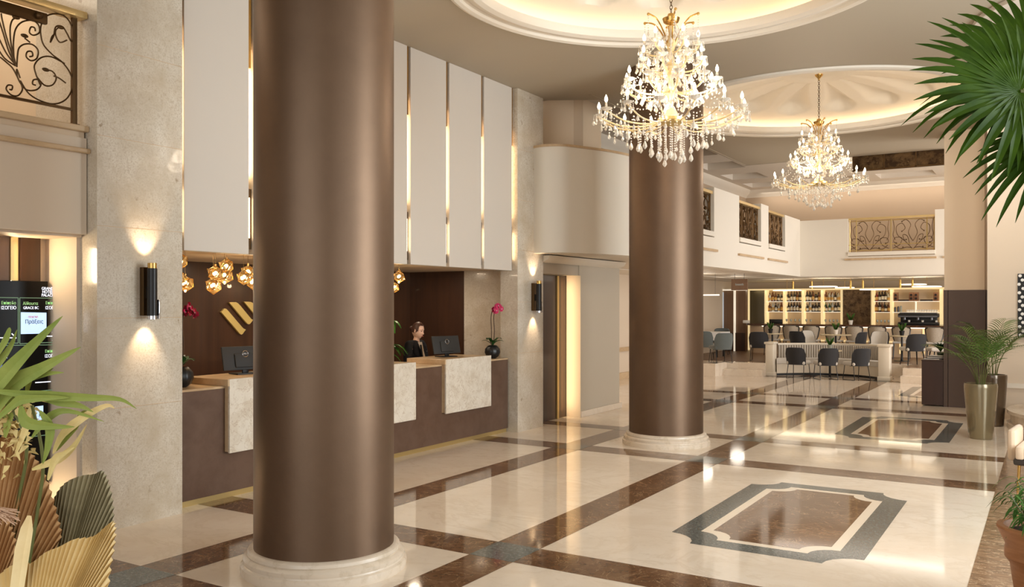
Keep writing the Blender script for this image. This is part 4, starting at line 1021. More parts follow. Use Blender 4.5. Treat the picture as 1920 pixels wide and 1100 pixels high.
# ================================================================ DRIED ARRANGEMENT, lower left
def arrangement():
    Z = 2.5; base = PD(20, 1300, Z); base.z = 0
    r = root('dried_flower_vase', base, 'tall vase of dried palm fans and green gladiolus leaves at the lower left corner', 'flower arrangement')
    mb = MB(); mb.lathe([(.14, 0), (.17, .05), (.2, .4), (.16, .75), (.09, .88), (.10, .93), (.085, .93), (.075, .88)], 40, cap=True); link('vase', mb, 'ceramic', r, world=False)
    W = lambda x, y, dz=0: PD(x, y, Z + dz) - base
    def fan(hub, pts, dz, m, name='palm_fan', pleat=.007, sub=3):
        """pleated fan: hub and outline points"""
        rim = smooth_path([W(*p, dz) for p in pts], sub); h = W(*hub, dz - .02); rows = []
        cf = Vector((Fv[0], Fv[1], 0))
        NR = 8
        fine = []
        for i in range(len(rim) - 1):
            for q in range(2): fine.append(rim[i].lerp(rim[i + 1], q / 2))
        fine.append(rim[-1])
        for j in range(NR + 1):
            t = j / NR; row = []
            for i, p in enumerate(fine):
                q = h.lerp(p, .03 + .97 * t); q = q + cf * ((pleat if i % 2 else -pleat) * (.25 + .75 * t) - .04 * math.sin(PI * t) * .6)
                row.append(q)
            rows.append(row)
        mb = MB(); mb.sheet(rows); o = link(name, mb, m, r, world=False, angle=8)
        mb = MB(); mb.tube([h, Vector((0, 0, .9))], .006, 6); link('stalk', mb, m, o, world=False)
    fan((-30, 1250), [(-80, 860), (-40, 830), (0, 822), (20, 790), (42, 838), (60, 850), (82, 885), (98, 930), (110, 975), (112, 1015), (60, 1080)], .10, 'dried_brown')
    fan((90, 1230), [(102, 960), (104, 930), (122, 905), (150, 892), (178, 888), (192, 882), (204, 905), (212, 945), (212, 985), (205, 1020)], .16, 'dried_olive')
    fan((60, 1300), [(-60, 1120), (-10, 1085), (20, 1060), (58, 1055), (85, 1035), (110, 1025), (140, 1010), (175, 1005), (200, 985), (214, 978), (216, 1010), (208, 1060), (200, 1120), (190, 1160)], .0, 'dried_cream', pleat=.009)
    fan((-60, 1300), [(-120, 1000), (-60, 975), (0, 960), (20, 985), (30, 1020), (20, 1080)], .04, 'dried_brown')
    mb = MB(); mb.blade([W(25, 1200, -.03), W(35, 1100, -.03), (W(45, 1030, -.03)), W(53, 990, -.03), W(56, 966, -.03)], [.012, .02, .022, .018, .006], .4, nrm=(-Fv[0], -Fv[1], 0)); link('folded_leaf', mb, 'dried_cream', r, world=False)
    mb = MB(); random.seed(5)
    for k in range(110):
        a = W(-30 + random.uniform(-12, 12), 985, -.02); b = W(random.uniform(-30, 38), random.uniform(955, 985) + 0, -.05 + random.uniform(-.02, .02))
        m_ = (a + b) / 2 + Vector((0, 0, .03)); mb.tube([a, m_, b], .0012, 3)
    o = link('plume_grass', mb, 'dried_pink', r, world=False); o['kind'] = 'stuff'
    nr = (-Fv[0], -Fv[1], 0)
    lv = [([(-60, 790), (0, 715), (60, 650), (118, 592)], 15, 0), ([(-40, 720), (-10, 690), (20, 650), (32, 618)], 8, .04), ([(-20, 790), (20, 725), (80, 690), (152, 650)], 17, .02), ([(0, 715), (40, 712), (90, 700), (120, 698)], 7, .03),
          ([(-30, 730), (40, 738), (100, 742), (170, 745), (225, 748), (256, 766)], 9, -.02), ([(60, 740), (110, 752), (150, 760), (175, 772)], 8, .0), ([(10, 820), (20, 770), (30, 735), (35, 715)], 10, .05), ([(-10, 790), (30, 755), (50, 748), (100, 745), (130, 745)], 9, -.03),
          ([(40, 760), (50, 790), (90, 798), (140, 800)], 11, -.03), ([(100, 850), (120, 812), (160, 780), (200, 760), (215, 765)], 8, .02), ([(105, 845), (140, 800), (155, 775), (163, 770)], 7, .03), ([(75, 770), (95, 800), (90, 840), (80, 870)], 9, -.02),
          ([(60, 880), (110, 860), (140, 835), (163, 795)], 8, .05), ([(-20, 690), (10, 640), (18, 618), (20, 615)], 6, .03), ([(30, 850), (50, 800), (56, 770), (60, 760)], 7, .04), ([(60, 820), (95, 780), (130, 770), (195, 790)], 7, .01),
          ([(90, 900), (105, 860), (120, 850), (140, 838)], 7, .02), ([(50, 740), (60, 700), (80, 700), (100, 690)], 8, .06)]
    for k, (pp, wpx, dz) in enumerate(lv):
        pts = smooth_path([W(*p, dz) for p in pp], 4); n = len(pts); w_ = wpx / FPX * Z * .95
        mb = MB(); mb.blade(pts, [max(.0006, w_ * 1.1 * (min(1, (i + .6) / n / .35) ** .7) * (min(1, (1 - i / (n - 1)) / .62) ** .8)) for i in range(n)], .35, nrm=nr)
        link('gladiolus_leaf', mb, 'lily_green' if k not in (9, 12, 14, 16) else 'lily_straw', r, world=False)
    mb = MB(); random.seed(9)
    for k in range(230):
        u, v = random.gauss(15, 30), random.gauss(800, 38)
        if u > 75: continue
        p = W(u, v, .06 + random.uniform(-.03, .05)); d = Vector((random.uniform(-1, 1), random.uniform(-1, 1), random.uniform(-.6, 1))).normalized() * random.uniform(.02, .04)
        mb.blade([p, p + d * .5 + Vector((0, 0, .006)), p + d], [.002, .008, .001], .2, nrm=(random.uniform(-1, 1), -1, random.uniform(-1, 1)))
    o = link('dried_petals', mb, 'lily_straw', r, world=False); o['kind'] = 'stuff'
    mb = MB(); mb.tube(smooth_path([(0, 0, .85), W(30, 980, .08), W(50, 840, .06), W(20, 760, .04)], 5), .005, 5); mb.tube(smooth_path([(0, 0, .85), W(70, 960, .08), W(80, 860, .06), W(60, 760, .02)], 5), .005, 5); link('stalks', mb, 'stem_green', r, world=False)
arrangement()
# ================================================================ LOUNGE AND BAR
PF = .345                                   # top of the raised floor
def shell_chair(loc, rz, label, group, m_out='velvet_dark', m_in='fabric_light', legs='sled', scale=1.0):
    """faces +X"""
    r = root('lounge_chair', loc, label, 'chair', group, rz); r.scale = (scale,) * 3
    ob = lambda n, mb, m, p=r: link(n, mb, m, p, world=False)
    def shell(off, zlo, m, name, thick):
        rows = []
        for j in range(9):
            t = j / 8; z = zlo + (.80 - zlo) * t; row = []
            for i in range(13):
                u = i / 12 * 2 - 1
                a = u * 1.0; R_ = .27 + .02 * t
                zz = z - .05 * (u ** 4) * t ** 2 - .12 * max(0, abs(u) - .8) / .2 * t
                row.append((-.02 - (R_ - off) * math.cos(a) - .05 * t + .02, (R_ - off) * math.sin(a) * 1.08, zz))
            rows.append(row)
        mb = MB(); mb.sheet(rows, thick); return ob(name, mb, m)
    shell(0, .36, m_out, 'backrest', .03); shell(.035, .40, m_in, 'back_lining', .012)
    mb = MB(); mb.box(-.22, .27, -.235, .235, .36, .46, bev=.04, seg=3); ob('seat', mb, m_in)
    if legs == 'sled':
        for sg in (-1, 1):
            mb = MB(); mb.tube([(.20, sg * .2, .37), (.25, sg * .22, .012), (-.25, sg * .22, .012), (-.17, sg * .2, .37)], .0095, 6); ob('leg', mb, 'black_metal')
        mb = MB(); mb.tube([(-.02, -.2, .355), (-.02, .2, .355)], .009, 6); ob('crossbar', mb, 'black_metal')
    else:
        for sx in (-1, 1):
            for sy in (-1, 1):
                mb = MB(); mb.tube([(sx * .17, sy * .18, .38), (sx * .22, sy * .22, 0)], [.018, .011], 6); ob('leg', mb, 'black_metal')
    return r
def at(px, py, z=0): p = PZ(px, py, z); return (p.x, p.y, z)
def PF3(px, Yc): p = PY(px, 600, Yc); return (p.x, Yc, PF)
G1 = 'dark upholstered lounge chairs'
AZ = YAW                                      # camera forward heading = +Y turned by YAW
def head(deg): return PI / 2 + YAW + math.radians(deg)      # heading relative to the camera's view direction (0 = facing away from the camera)
ch = shell_chair(at(1497, 709), head(-38), 'dark chair with light seat turned sideways, leftmost of three before the channelled bench', G1)
dup(ch, at(1548, 711), head(0), 'dark chair seen from behind, middle of three before the channelled bench')
dup(ch, at(1606, 712), head(12), 'dark chair seen from behind, rightmost of three before the channelled bench')
dup(ch, at(1424, 676, PF), head(-22), 'dark chair on the raised floor beside the left end of the bench')
dup(ch, PF3(1526, 25.5), head(-150), 'chair showing its light lining behind the bench, left of the middle round table')
dup(ch, PF3(1503, 25.0), head(-55), 'dark chair seen edge on behind the bench, next to the light lined one')
dup(ch, PF3(1602, 25.1), head(38), 'dark chair seen edge on behind the bench, right of the middle round table')
dup(ch, PF3(1645, 25.62), head(140), 'chair showing its light lining behind the right half of the bench')
ch2 = shell_chair(at(1711, 684, PF), head(0), 'dark velvet chair with slim tapered legs just right of the bench', G1, legs='four')
dup(ch2, at(1762, 685, PF), head(80), 'dark chair mostly hidden behind the brown pillar')
# grey tub chairs and white cloth table at far left
tb = shell_chair(at(1351, 680, PF), head(10), 'grey tub armchair beside the white clothed table', 'grey tub armchairs', 'velvet_grey', 'velvet_grey')
dup(tb, at(1321, 674, PF), head(-20), 'grey tub armchair partly hidden by the farther column')
dup(tb, at(1352, 664, PF), head(160), 'grey tub armchair on the far side of the white clothed table')
q = at(1332, 668, PF)
r = root('dining_table', q, 'table under a white cloth behind the farther column', 'table')
mb = MB(); mb.box(-.55, .4, -.4, .4, .70, .73, bev=.005); link('tabletop', mb, 'table_top', r, world=False)
for sx in (-.4, .3):
    for sy in (-.3, .3): mb = MB(); mb.box(sx - .02, sx + .02, sy - .02, sy + .02, 0, .70); link('leg', mb, 'black_metal', r, world=False)
mb = MB(); cc = [(q[0] - .6, q[1] - .45), (q[0] + .45, q[1] - .45), (q[0] + .45, q[1] + .45), (q[0] - .6, q[1] + .45)]; mb.quad([(a, b, PF + .735) for a, b in cc])
for i in range(4): a, b = cc[i], cc[(i + 1) % 4]; mb.quad([(*a, PF + .735), (*b, PF + .735), (*b, PF + .5), (*a, PF + .5)])
single('tablecloth', mb, 'cloth_white', 'white cloth over the table behind the farther column', 'tablecloth')
# curved banquette
BL = at(1436, 704); BR = at(1668, 712)
bx0, bx1, by = BL[0], BR[0] + .05, 23.25
r = root('banquette', ((bx0 + bx1) / 2, by, 0), 'curved channelled banquette with light wood frame below the bar', 'bench')
ob = lambda n, mb, m, p=r, a=35: link(n, mb, m, p, angle=a)
N = 48; cxm = (bx0 + bx1) / 2; hw = (bx1 - bx0) / 2 - .12
def arc(i, n, off=0): # concave towards the camera
    u = -1 + 2 * i / n
    return Vector((cxm + u * (hw - off * .2 * abs(u)), by + 1.45 - .75 * u ** 2 - off, 0))
def strip(name, o0, o1, z0, z1, m, chan=False, n=N):
    pa = []; pb = []
    for i in range(n + 1):
        a = arc(i, n, o0); b = arc(i, n, o1)
        if chan: b = arc(i, n, o1 + .05 * abs(math.sin(i * PI / 4)))
        pa.append(a); pb.append(b)
    mb = MB(); mb.prism([(p.x, p.y) for p in pb] + [(p.x, p.y) for p in pa[::-1]], z0, z1); return ob(name, mb, m, a=50)
strip('back_frame', -.06, .05, 0, .80, 'bench_wood'); strip('top_rail', -.09, .09, .80, .84, 'bench_wood')
strip('backrest', .05, .13, .40, .79, 'fabric_channel', True, 192)
strip('seat_cushion', .12, .62, .32, .45, 'fabric_light'); strip('seat_base', .1, .58, .06, .32, 'bench_wood'); strip('plinth', .14, .54, 0, .06, 'black_metal')
for x0, x1 in ((bx0, bx0 + .2), (bx1 - .26, bx1)):
    mb = MB(); mb.box(x0, x1, by - .12, by + .25, 0, .86, bev=.01); mb.box(x0 - .03, x1 + .03, by - .15, by + .28, .84, .9, bev=.012); mb.box(x0 - .02, x1 + .02, by - .14, by + .27, 0, .1, bev=.01); ob('end_post', mb, 'bench_wood')
# round tables with small plants
def round_table(loc, label, rad=.36, h=.74):
    r = root('round_table', loc, label, 'table', 'round cafe tables')
    mb = MB(); mb.lathe([(rad - .01, h - .03), (rad, h - .02), (rad, h - .005), (rad - .01, h)], 40); link('tabletop', mb, 'table_top', r, world=False)
    mb = MB(); mb.lathe([(.03, .02), (.025, h - .03)], 14); link('pedestal', mb, 'black_metal', r, world=False)
    mb = MB(); mb.lathe([(.2, 0), (.2, .012), (.04, .025)], 28); link('foot', mb, 'black_metal', r, world=False)
    return r
def herb(loc, label, m='pot_black', seed=1, s_=1.0):
    random.seed(seed)
    r = root('potted_herb', loc, label, 'plant', 'small potted plants of the lounge'); r.scale = (s_,) * 3
    mb = MB(); mb.lathe([(.04, 0), (.06, .11), (.052, .11), (.045, .08)], 18, cap=True); link('pot', mb, m, r, world=False)
    mb = MB()
    for k in range(26):
        a = k * 2.4; L = random.uniform(.09, .2)
        mb.blade([(math.cos(a) * L * .5 * t, math.sin(a) * L * .5 * t, .09 + L * t) for t in (0, .35, .7, 1)], .018, .2, nrm=(math.sin(a), -math.cos(a), .3))
    link('leaves', mb, 'herb_green', r, world=False)
    return r
tabs = [(1448, 653, 'round table at the left behind the bench', 'pot_black'), (1567, 655, 'round table in the middle behind the bench', 'ceramic'), (1691, 653, 'round table at the right behind the bench', 'pot_black')]
for k, (px, py, lab, pm) in enumerate(tabs):
    loc = PF3(px, 25.75); h_ = .70
    round_table(loc, lab, .42 if k == 1 else .31, h_)
    herb((loc[0] + (.0 if k else -.05), loc[1], PF + h_), 'small green plant on the ' + lab, pm, k + 3, 1.2)
fl_ = (PY(1556, 700, 23.72).x, 23.62); round_table((fl_[0], fl_[1] + .1, 0), 'round table between the bench and the middle dark chair', .3, .70)
herb((fl_[0], fl_[1] + .1, .70), 'small green plant in front of the middle of the bench', 'mint_glass', 8, 1.25)
# bar
BY = 27.6
b0, b1 = PY(1393, 607, BY).x, PY(1775, 607, BY).x
r = root('bar_counter', ((b0 + b1) / 2, BY + .3, PF), 'long curved end bar with dark stone top and lit front', 'bar')
mb = MB(); pts = [(b1 + 1.2, BY + .06), (b0 + .55, BY + .06)] + [(b0 + .1 + .45 * (1 - math.sin(t)), BY + .06 + .45 * (1 - math.cos(t))) for t in (.4, .8, 1.2, PI / 2)] + [(b0 + .1, BY + .8), (b1 + 1.2, BY + .8)]
mb.prism(pts, PF, 1.22); link('front', mb, 'bar_front', r)
mb = MB(); mb.prism([(x + (-.1 if x < b0 + 1 else 0), y - .1 if y < BY + .5 else y + .02) for x, y in pts], 1.225, 1.28); link('worktop', mb, 'bar_stone', r)
mb = MB(); mb.box(b0 + .6, b1 + 1.2, BY + .02, BY + .05, 1.195, 1.215); link('led_strip', mb, 'disc_light', r, angle=0)
mb = MB(); k = b0 + .9
while k < b1 + 1: mb.box(k, k + .05, BY + .03, BY + .06, PF + .1, 1.18); k += .62
mb.box(b0 + .5, b1 + 1.2, BY - .02, BY + .06, PF + .42, PF + .46); link('front_ribs', mb, 'shelf_gold', r, angle=0)
# bar stools
def stool(loc, rz, label):
    r = root('bar_chair', loc, label, 'chair', 'cane backed chairs along the bar', rz)
    ob = lambda n, mb, m, p=r: link(n, mb, m, p, world=False)
    outl = [(-.17, .50), (-.20, .60), (-.225, .75), (-.235, .84), (-.22, .885), (-.18, .90), (.18, .90), (.22, .885), (.235, .84), (.225, .75), (.20, .60), (.17, .50)]
    bend = lambda y, z: Vector((-.22 + .18 * (y / .24) ** 2 - .06 * (z - .5), y, z))
    mb = MB(); mb.tube([bend(y, z) for y, z in outl], .024, 6, closed=True); ob('back_frame', mb, 'frame_dark')
    rows = []
    for j in range(9):
        z = .50 + .40 * j / 8; wd = .17 + .065 * min(1, j / 7); wd *= 1 if j < 7 else (.97 if j == 7 else .82)
        rows.append([bend(wd * u, z) for u in (-1, -.66, -.33, 0, .33, .66, 1)])
    mb = MB(); mb.sheet(rows, .014); ob('back_panel', mb, 'fabric_cane')
    mb = MB(); mb.box(-.2, .22, -.22, .22, .44, .50, bev=.02); ob('seat', mb, 'fabric_light')
    for sx, sy in ((-.18, -.19), (-.18, .19), (.19, -.2), (.19, .2)):
        mb = MB(); mb.tube([(sx, sy, .45), (sx * 1.1, sy * 1.1, 0)], [.017, .012], 6); ob('leg', mb, 'frame_dark')
    return r
ordn = ['first', 'second', 'third', 'fourth', 'fifth', 'sixth', 'seventh', 'eighth']
st = None
for k, px in enumerate((1448, 1484, 1522, 1564, 1602, 1645, 1690, 1753)):
    p = PY(px, 620, BY - .75); lab = 'light backed chair with dark rim along the bar, %s from the left' % ordn[k]; rz = PI / 2 + [.1, .05, 0, -.05, .05, 0, .08, 0][k]
    if st is None: st = stool((p.x, p.y, PF), rz, lab)
    else: dup(st, (p.x, p.y, PF), rz, lab)
# back bar shelving
SY = 29.3
def sx(px): return PY(px, 570, SY).x
def sz(py, px=1580):
    d = ray(px); return EYE - (py - CY) * (SY / d[1]) / FPX
z0_, z1_ = PF, sz(543)
edges_x = [1404, 1435, 1470, 1505, 1541, 1578, 1636, 1671, 1764]
r = root('back_bar_shelving', ((sx(1404) + sx(1764)) / 2, SY + .2, PF), 'glowing gilt shelving with bottle bays behind the bar', 'shelving')
mb = MB(); mb.box(sx(1402), sx(1790), SY + .33, SY + .36, z0_, z1_); link('back_panel', mb, 'shelf_back', r, angle=0)
for k, px in enumerate(edges_x):
    mb = MB(); x = sx(px); mb.box(x - .035, x + .035, SY, SY + .33, z0_, z1_); link('upright', mb, 'shelf_gold', r, angle=0)
mb = MB(); mb.box(sx(1402), sx(1790), SY, SY + .33, z1_, z1_ + .05); link('top_board', mb, 'shelf_gold', r, angle=0)
zs = [sz(564.5), sz(584.5)]
for z in zs:
    for a, b in ((1404, 1578), (1636, 1764)):
        mb = MB(); mb.box(sx(a), sx(b), SY + .02, SY + .33, z - .02, z); link('shelf', mb, 'shelf_light', r, angle=0)
mb = MB(); mb.box(sx(1404), sx(1578), SY + .02, SY + .33, .34, 1.2); mb.box(sx(1636), sx(1764), SY + .02, SY + .33, .34, 1.2); link('base_cabinet', mb, 'mid_wood', r, angle=0)
mb = MB(); mb.box(sx(1406), sx(1434), SY + .0, SY + .012, 1.2, z1_); link('glass_door', mb, 'glass_dark', r, angle=0)
mb = MB(); mb.box(sx(1581), sx(1633), SY - .06, SY - .005, .8, z1_); single('marble_mirror_panel', mb, 'antique_mirror', 'brown veined mirror panel between the lit bottle shelves', 'wall panel', angle=0)
area('shelf_light_lamp', (sx(1490), SY - .05, z1_ + .02), (-.5, 0, 0), 2.6, .1, 5, (1, .85, .62)); area('shelf_light_lamp', (sx(1710), SY - .05, z1_ + .02), (-.5, 0, 0), 1.9, .1, 4, (1, .85, .62))
# bottles
bt = {}
def bottle(kind, x, y, z, label, group, h=.30):
    key = (kind, round(h, 2))
    if key not in bt:
        r = root('bottle', (x, y, z), label, 'bottle', group)
        mb = MB(); mb.lathe([(.036, 0), (.038, .02), (.038, h * .55), (.034, h * .64), (.014, h * .76), (.013, h * .97)], 10); link('glass', mb, 'bottle_' + kind, r, world=False)
        mb = MB(); mb.lathe([(.0392, h * .15), (.0392, h * .45)], 10, cap=False); link('label', mb, 'label_cream' if kind in ('dark', 'green') else 'label_gold', r, world=False)
        mb = MB(); mb.lathe([(.015, h * .93), (.015, h)], 8); link('cap', mb, random.choice(['label_gold', 'screen_black', 'bottle_red']), r, world=False)
        bt[key] = r; return r
    return dup(bt[key], (x, y, z), label=label, group=group)
random.seed(12)
bays = [(1438, 1468, ['dark', 'dark', 'clear', 'amber'], ['clear', 'green', 'red', 'amber']), (1473, 1503, ['dark', 'dark', 'red', 'amber'], ['dark', 'dark', 'amber', 'dark']), (1508, 1539, ['dark', 'amber', 'dark', 'dark'], ['dark', 'dark', 'clear', 'dark']), (1544, 1575, ['clear', 'clear', 'clear', 'amber'], ['dark', 'green', 'dark', 'clear']), (1639, 1669, ['red', 'amber', 'dark', 'clear'], ['amber', 'dark', 'amber', 'clear'])]
cn = dict(dark='dark', clear='clear', amber='amber', green='green', red='red')
for bi, (a, b, up_, lo) in enumerate(bays):
    for zi, (z, pal) in enumerate(((zs[0], up_), (zs[1], lo))):
        n = 11
        for k in range(n):
            kd = random.choice(pal + ['dark']); h = random.choice([.26, .30, .34])
            x = sx(a) + (sx(b) - sx(a)) * (k + .5) / n; y = SY + (.10 if k % 2 else .2) + random.uniform(0, .03)
            bottle(kd, x, y, z, '%s bottle, %s from left on the %s shelf of the %s lit bay' % (cn[kd], (ordn + ['ninth', 'tenth', 'eleventh'])[k], ('upper', 'lower')[zi], ordn[bi] if bi < 4 else 'rightmost'), 'bottles on the lit shelves behind the bar', h)
# glasses on shelves and cups
gl = None
ORD = ordn + ['ninth', 'tenth', 'eleventh', 'twelfth', 'thirteenth', 'fourteenth']
def copyable(name, mbf, m, label, cat, group, spots):
    src_ = None
    for i, p in enumerate(spots):
        if src_ is None:
            mb = MB(); mbf(mb); src_ = link(name, mb, m); src_.location = p; tag(src_, label, cat, group)
        else:
            c = src_.copy(); C.objects.link(c); c.location = p
        o_ = src_ if i == 0 else c
        o_['label'] = label.replace('@', ORD[i])
copyable('cup', lambda mb: mb.lathe([(.022, 0), (.04, .02), (.045, .08), (.04, .08), (.034, .02)], 12, cap=True), 'ceramic', 'small cup, @ from the left in the row above the coffee machine', 'cup', 'cups above the coffee machine', [(sx(1701) + (sx(1757) - sx(1701)) * k / 12, SY + .12, zs[1]) for k in range(13)])
copyable('drinking_glass', lambda mb: mb.lathe([(.03, 0), (.034, .1), (.03, .1), (.027, .01)], 12, cap=True), 'mint_glass', 'pale glass, @ counted from the lower shelf in the glazed bar cabinet', 'glass', 'glasses in the glazed cabinet', [(sx(1409) + (sx(1431) - sx(1409)) * k / 5, SY + .12, zs[1]) for k in range(6)] + [(sx(1411) + (sx(1431) - sx(1411)) * k / 3, SY + .12, zs[0]) for k in range(4)])
copyable('wine_glass', lambda mb: mb.lathe([(.03, 0), (.004, .008), (.004, .06), (.03, .09), (.032, .13), (.028, .15)], 12, cap=False), 'mint_glass', 'stemmed glass on the bar top, @ from the left before the bottle bays', 'glass', 'stemmed glasses on the bar', [(PY(px, 600, BY + .55).x, BY + .55, 1.28) for px in (1475, 1483, 1491, 1499, 1512, 1520, 1548, 1556, 1563, 1570, 1645, 1652, 1659, 1666)])
for k, px in enumerate((1679, 1708, 1717, 1754)):
    x = sx(px); r = root('speaker_box', (x, SY + .1, zs[0]), 'brown box on the top shelf right of the bottles, %s from the left' % ordn[k], 'box', 'brown boxes on the top shelf')
    mb = MB(); mb.box(-.065, .065, -.06, .1, 0, .27, bev=.006); link('case', mb, 'box_brown', r, world=False)
    mb = MB()
    for z in (.08, .19): mb.lathe([(.001, 0), (.034, 0), (.036, -.006), (.02, -.004)], 16, (0, 0, 0), cap=False)
    for i, v in enumerate(mb.bm.verts): v.co = Vector((v.co.x, -.062 + v.co.z, v.co.y + (.08 if i < len(mb.bm.verts) / 2 else .19)))
    link('round_emblem', mb, 'box_dark', r, world=False)
for px, w_, lab in ((1694, .16, 'left'), (1736, .17, 'right')):
    x = sx(px); mb = MB(); mb.box(x - w_, x + w_, SY + .06, SY + .25, zs[0], zs[0] + .05, bev=.008); single('dark_tray', mb, 'box_dark', 'low dark tray on the top shelf, %s one between the brown boxes' % lab, 'tray')
mb = MB(); x = sx(1716); mb.box(x - .01, x + .01, SY + .04, SY + .3, zs[1], zs[0] - .02); single('shelf_divider', mb, 'shelf_light', 'thin upright divider on the middle shelf above the cups', 'divider')
for k, px in enumerate((1677, 1683, 1688)):
    mb = MB(); x = sx(px); mb.lathe([(.035, 0), (.035, .14 + .02 * k), (.02, .16 + .02 * k)], 14, (x, SY + .14, zs[1])); single('canister', mb, 'bottle_dark' if k < 2 else 'mint_glass', ('dark canister at the left of the middle shelf', 'second dark canister on the middle shelf', 'pale canister beside the dark ones on the middle shelf')[k], 'canister')
# coffee machine
cmx0, cmx1 = PY(1684, 600, BY + 1.0).x, PY(1760, 600, BY + 1.0).x; cy_ = BY + 1.0
r = root('coffee_machine', ((cmx0 + cmx1) / 2, cy_, 1.25), 'large black and steel espresso machine at the right end of the bar', 'coffee machine')
mb = MB(); mb.box(cmx0, cmx1, cy_ - .05, cy_ + .3, 1.28, 1.36, bev=.01); mb.box(cmx0 + .05, cmx1 - .05, cy_ + .1, cy_ + .3, 1.3, 1.58, bev=.02); mb.box(cmx0, cmx1, cy_ - .1, cy_ + .3, 1.5, 1.62, bev=.03); link('body', mb, 'black_metal', r)
mb = MB(); mb.box(cmx0 + .05, cmx1 - .05, cy_ - .08, cy_ + .28, 1.62, 1.65, bev=.005); mb.box(cmx0 + .02, cmx1 - .02, cy_ - .115, cy_ - .1, 1.51, 1.55); link('chrome_trim', mb, 'steel', r)
for k in range(3):
    x = cmx0 + (cmx1 - cmx0) * (k + .5) / 3
    mb = MB(); mb.lathe([(.04, 1.43), (.04, 1.5)], 14, (x, cy_ - .02, 0)); mb.tube([(x, cy_ - .04, 1.44), (x, cy_ - .2, 1.43)], .014, 6); link('brew_group', mb, 'steel', r)
    mb = MB(); mb.lathe([(.03, 1.36), (.036, 1.42)], 12, (x + .12, cy_, 0)); link('drip_cup', mb, 'ceramic', r)
mb = MB(); mb.box(cmx0 - .1, cmx1 + 1, cy_ - .15, cy_ + .35, PF, 1.28); single('rear_counter', mb, 'box_dark', 'dark rear counter under the espresso machine', 'counter', angle=0)
mb = MB(); x = PY(1454, 600, BY + .4).x; mb.box(x - .2, x + .2, BY + .4, BY + .5, 1.28, 1.42, bev=.01, rot=None); single('cash_register', mb, 'black_metal', 'black till on the bar near its left end', 'till')
pb = PY(1595, 607, BY + .3); herb((pb.x, BY + .3, 1.28), 'green plant in a white pot on the bar before the brown mirror panel', 'ceramic', 15, 1.2)
mb = MB(); x = PY(1399, 604, BY + .4).x; mb.box(x - .1, x + .1, BY + .35, BY + .5, 1.28, 1.38, bev=.02); single('white_box', mb, 'ceramic', 'small white box at the left tip of the bar', 'box')
# lamps over the bar
for k, (px, py, ln) in enumerate(((1487, 531, 60), (1522, 524, 50), (1595, 527, 0), (1618, 525, 0), (1688, 521, 56), (1711, 525, 0))):
    Yl = 26.6; p = PY(px, 530, Yl); lab = '%s brass cylinder light above the bar, counted from the left' % ordn[k]
    r = root('bar_pendant', (p.x, Yl, 2.36), lab, 'pendant lamp', 'brass cylinder lights above the bar')
    mb = MB(); mb.lathe([(.03, 0), (.03, .22)], 16); link('cylinder', mb, 'brass', r, world=False)
    mb = MB(); mb.tube([(0, 0, .22), (0, 0, .3)], .006, 5); link('cord', mb, 'brass', r, world=False)
for k, (a, b, py) in enumerate(((1450, 1502, 545), (1518, 1570, 538), (1566, 1602, 540), (1612, 1665, 543.5), (1688, 1738, 534), (1710, 1766, 538))):
    Yl = 27.0 - .5 * (k % 2); p0, p1 = PY(a, py, Yl), PY(b, py, Yl); c = (p0 + p1) / 2; L = (p1.x - p0.x) / 2
    r = root('disc_pendant', c, 'thin glowing disc light over the bar, %s from the left' % ordn[k], 'pendant lamp', 'disc lights over the bar')
    mb = MB(); mb.lathe([(L, 0), (L, .02), (L * .9, .03), (.02, .035)], 40); link('disc', mb, 'disc_light', r, world=False)
    mb = MB(); mb.tube([(0, 0, .03), (0, 0, 2.66 - c.z)], .004, 5); link('cord', mb, 'brass', r, world=False)
p = PD(1330, 554, 21.5); r = root('linear_pendant', p, 'slim white linear light over the clothed table', 'pendant lamp')
mb = MB(); mb.box(-.35, .25, -.02, .02, 0, .03); link('bar', mb, 'disc_light', r, world=False)
mb = MB()
for x in (-.25, .15): mb.tube([(x, 0, .03), (x, 0, 2.69 - p.z)], .003, 4)
link('cord', mb, 'black_metal', r, world=False)
# hanging sign
p = PD(1386.5, 533.5, 22.0); r = root('hanging_sign', p, 'small brown sign with a faint pale line hanging from the lounge ceiling', 'sign')
mb = MB(); mb.box(-.21, .21, -.015, .015, -.14, .14, bev=.003); link('board', mb, 'mid_wood', r, world=False, angle=0)
mb = MB()
for i_ in range(9): mb.box(-.10 + .024 * i_, -.10 + .024 * i_ + .015, -.0165, -.015, -.018, .018 if i_ not in (0, 7) else .034)
link('lettering', mb, 'mint_glass', r, world=False, angle=0)
mb = MB(); mb.tube([(-.12, 0, .14), (-.12, 0, 2.69 - p.z)], .004, 4); mb.tube([(.12, 0, .14), (.12, 0, 2.69 - p.z)], .004, 4); link('hanging_rods', mb, 'black_metal', r, world=False)
# dark cabinet beside the pillar with papers and a plant
cx0 = PY(1728, 700, 17.9).x
r = root('service_cabinet', ((cx0 - 1.67) / 2, 18.3, 0), 'low dark brown cabinet built against the brown pillar', 'cabinet')
mb = MB(); mb.box(cx0, -1.675, 17.9, 18.7, .02, .84, bev=.003); link('body', mb, 'cabinet_brown', r, angle=0)
mb = MB(); mb.box(cx0 - .005, -1.675, 17.89, 18.7, .84, .86, bev=.003); link('top', mb, 'cabinet_brown', r, angle=0)
random.seed(4)
for k in range(5):
    mb = MB(); mb.box(-.14, .14, -.1, .1, 0, .012, rot=Matrix.Rotation(random.uniform(-.6, .6), 3, 'Z'))
    for v in mb.bm.verts: v.co += Vector((-1.86 + .02 * k, 18.15 + .03 * k, .862 + .0135 * k))
    single('magazine', mb, ['ceramic', 'box_dark'][k % 2], ('%s magazine in the stack on the dark cabinet, counted from the bottom' % ordn[k]), 'magazine', 'magazines on the cabinet')
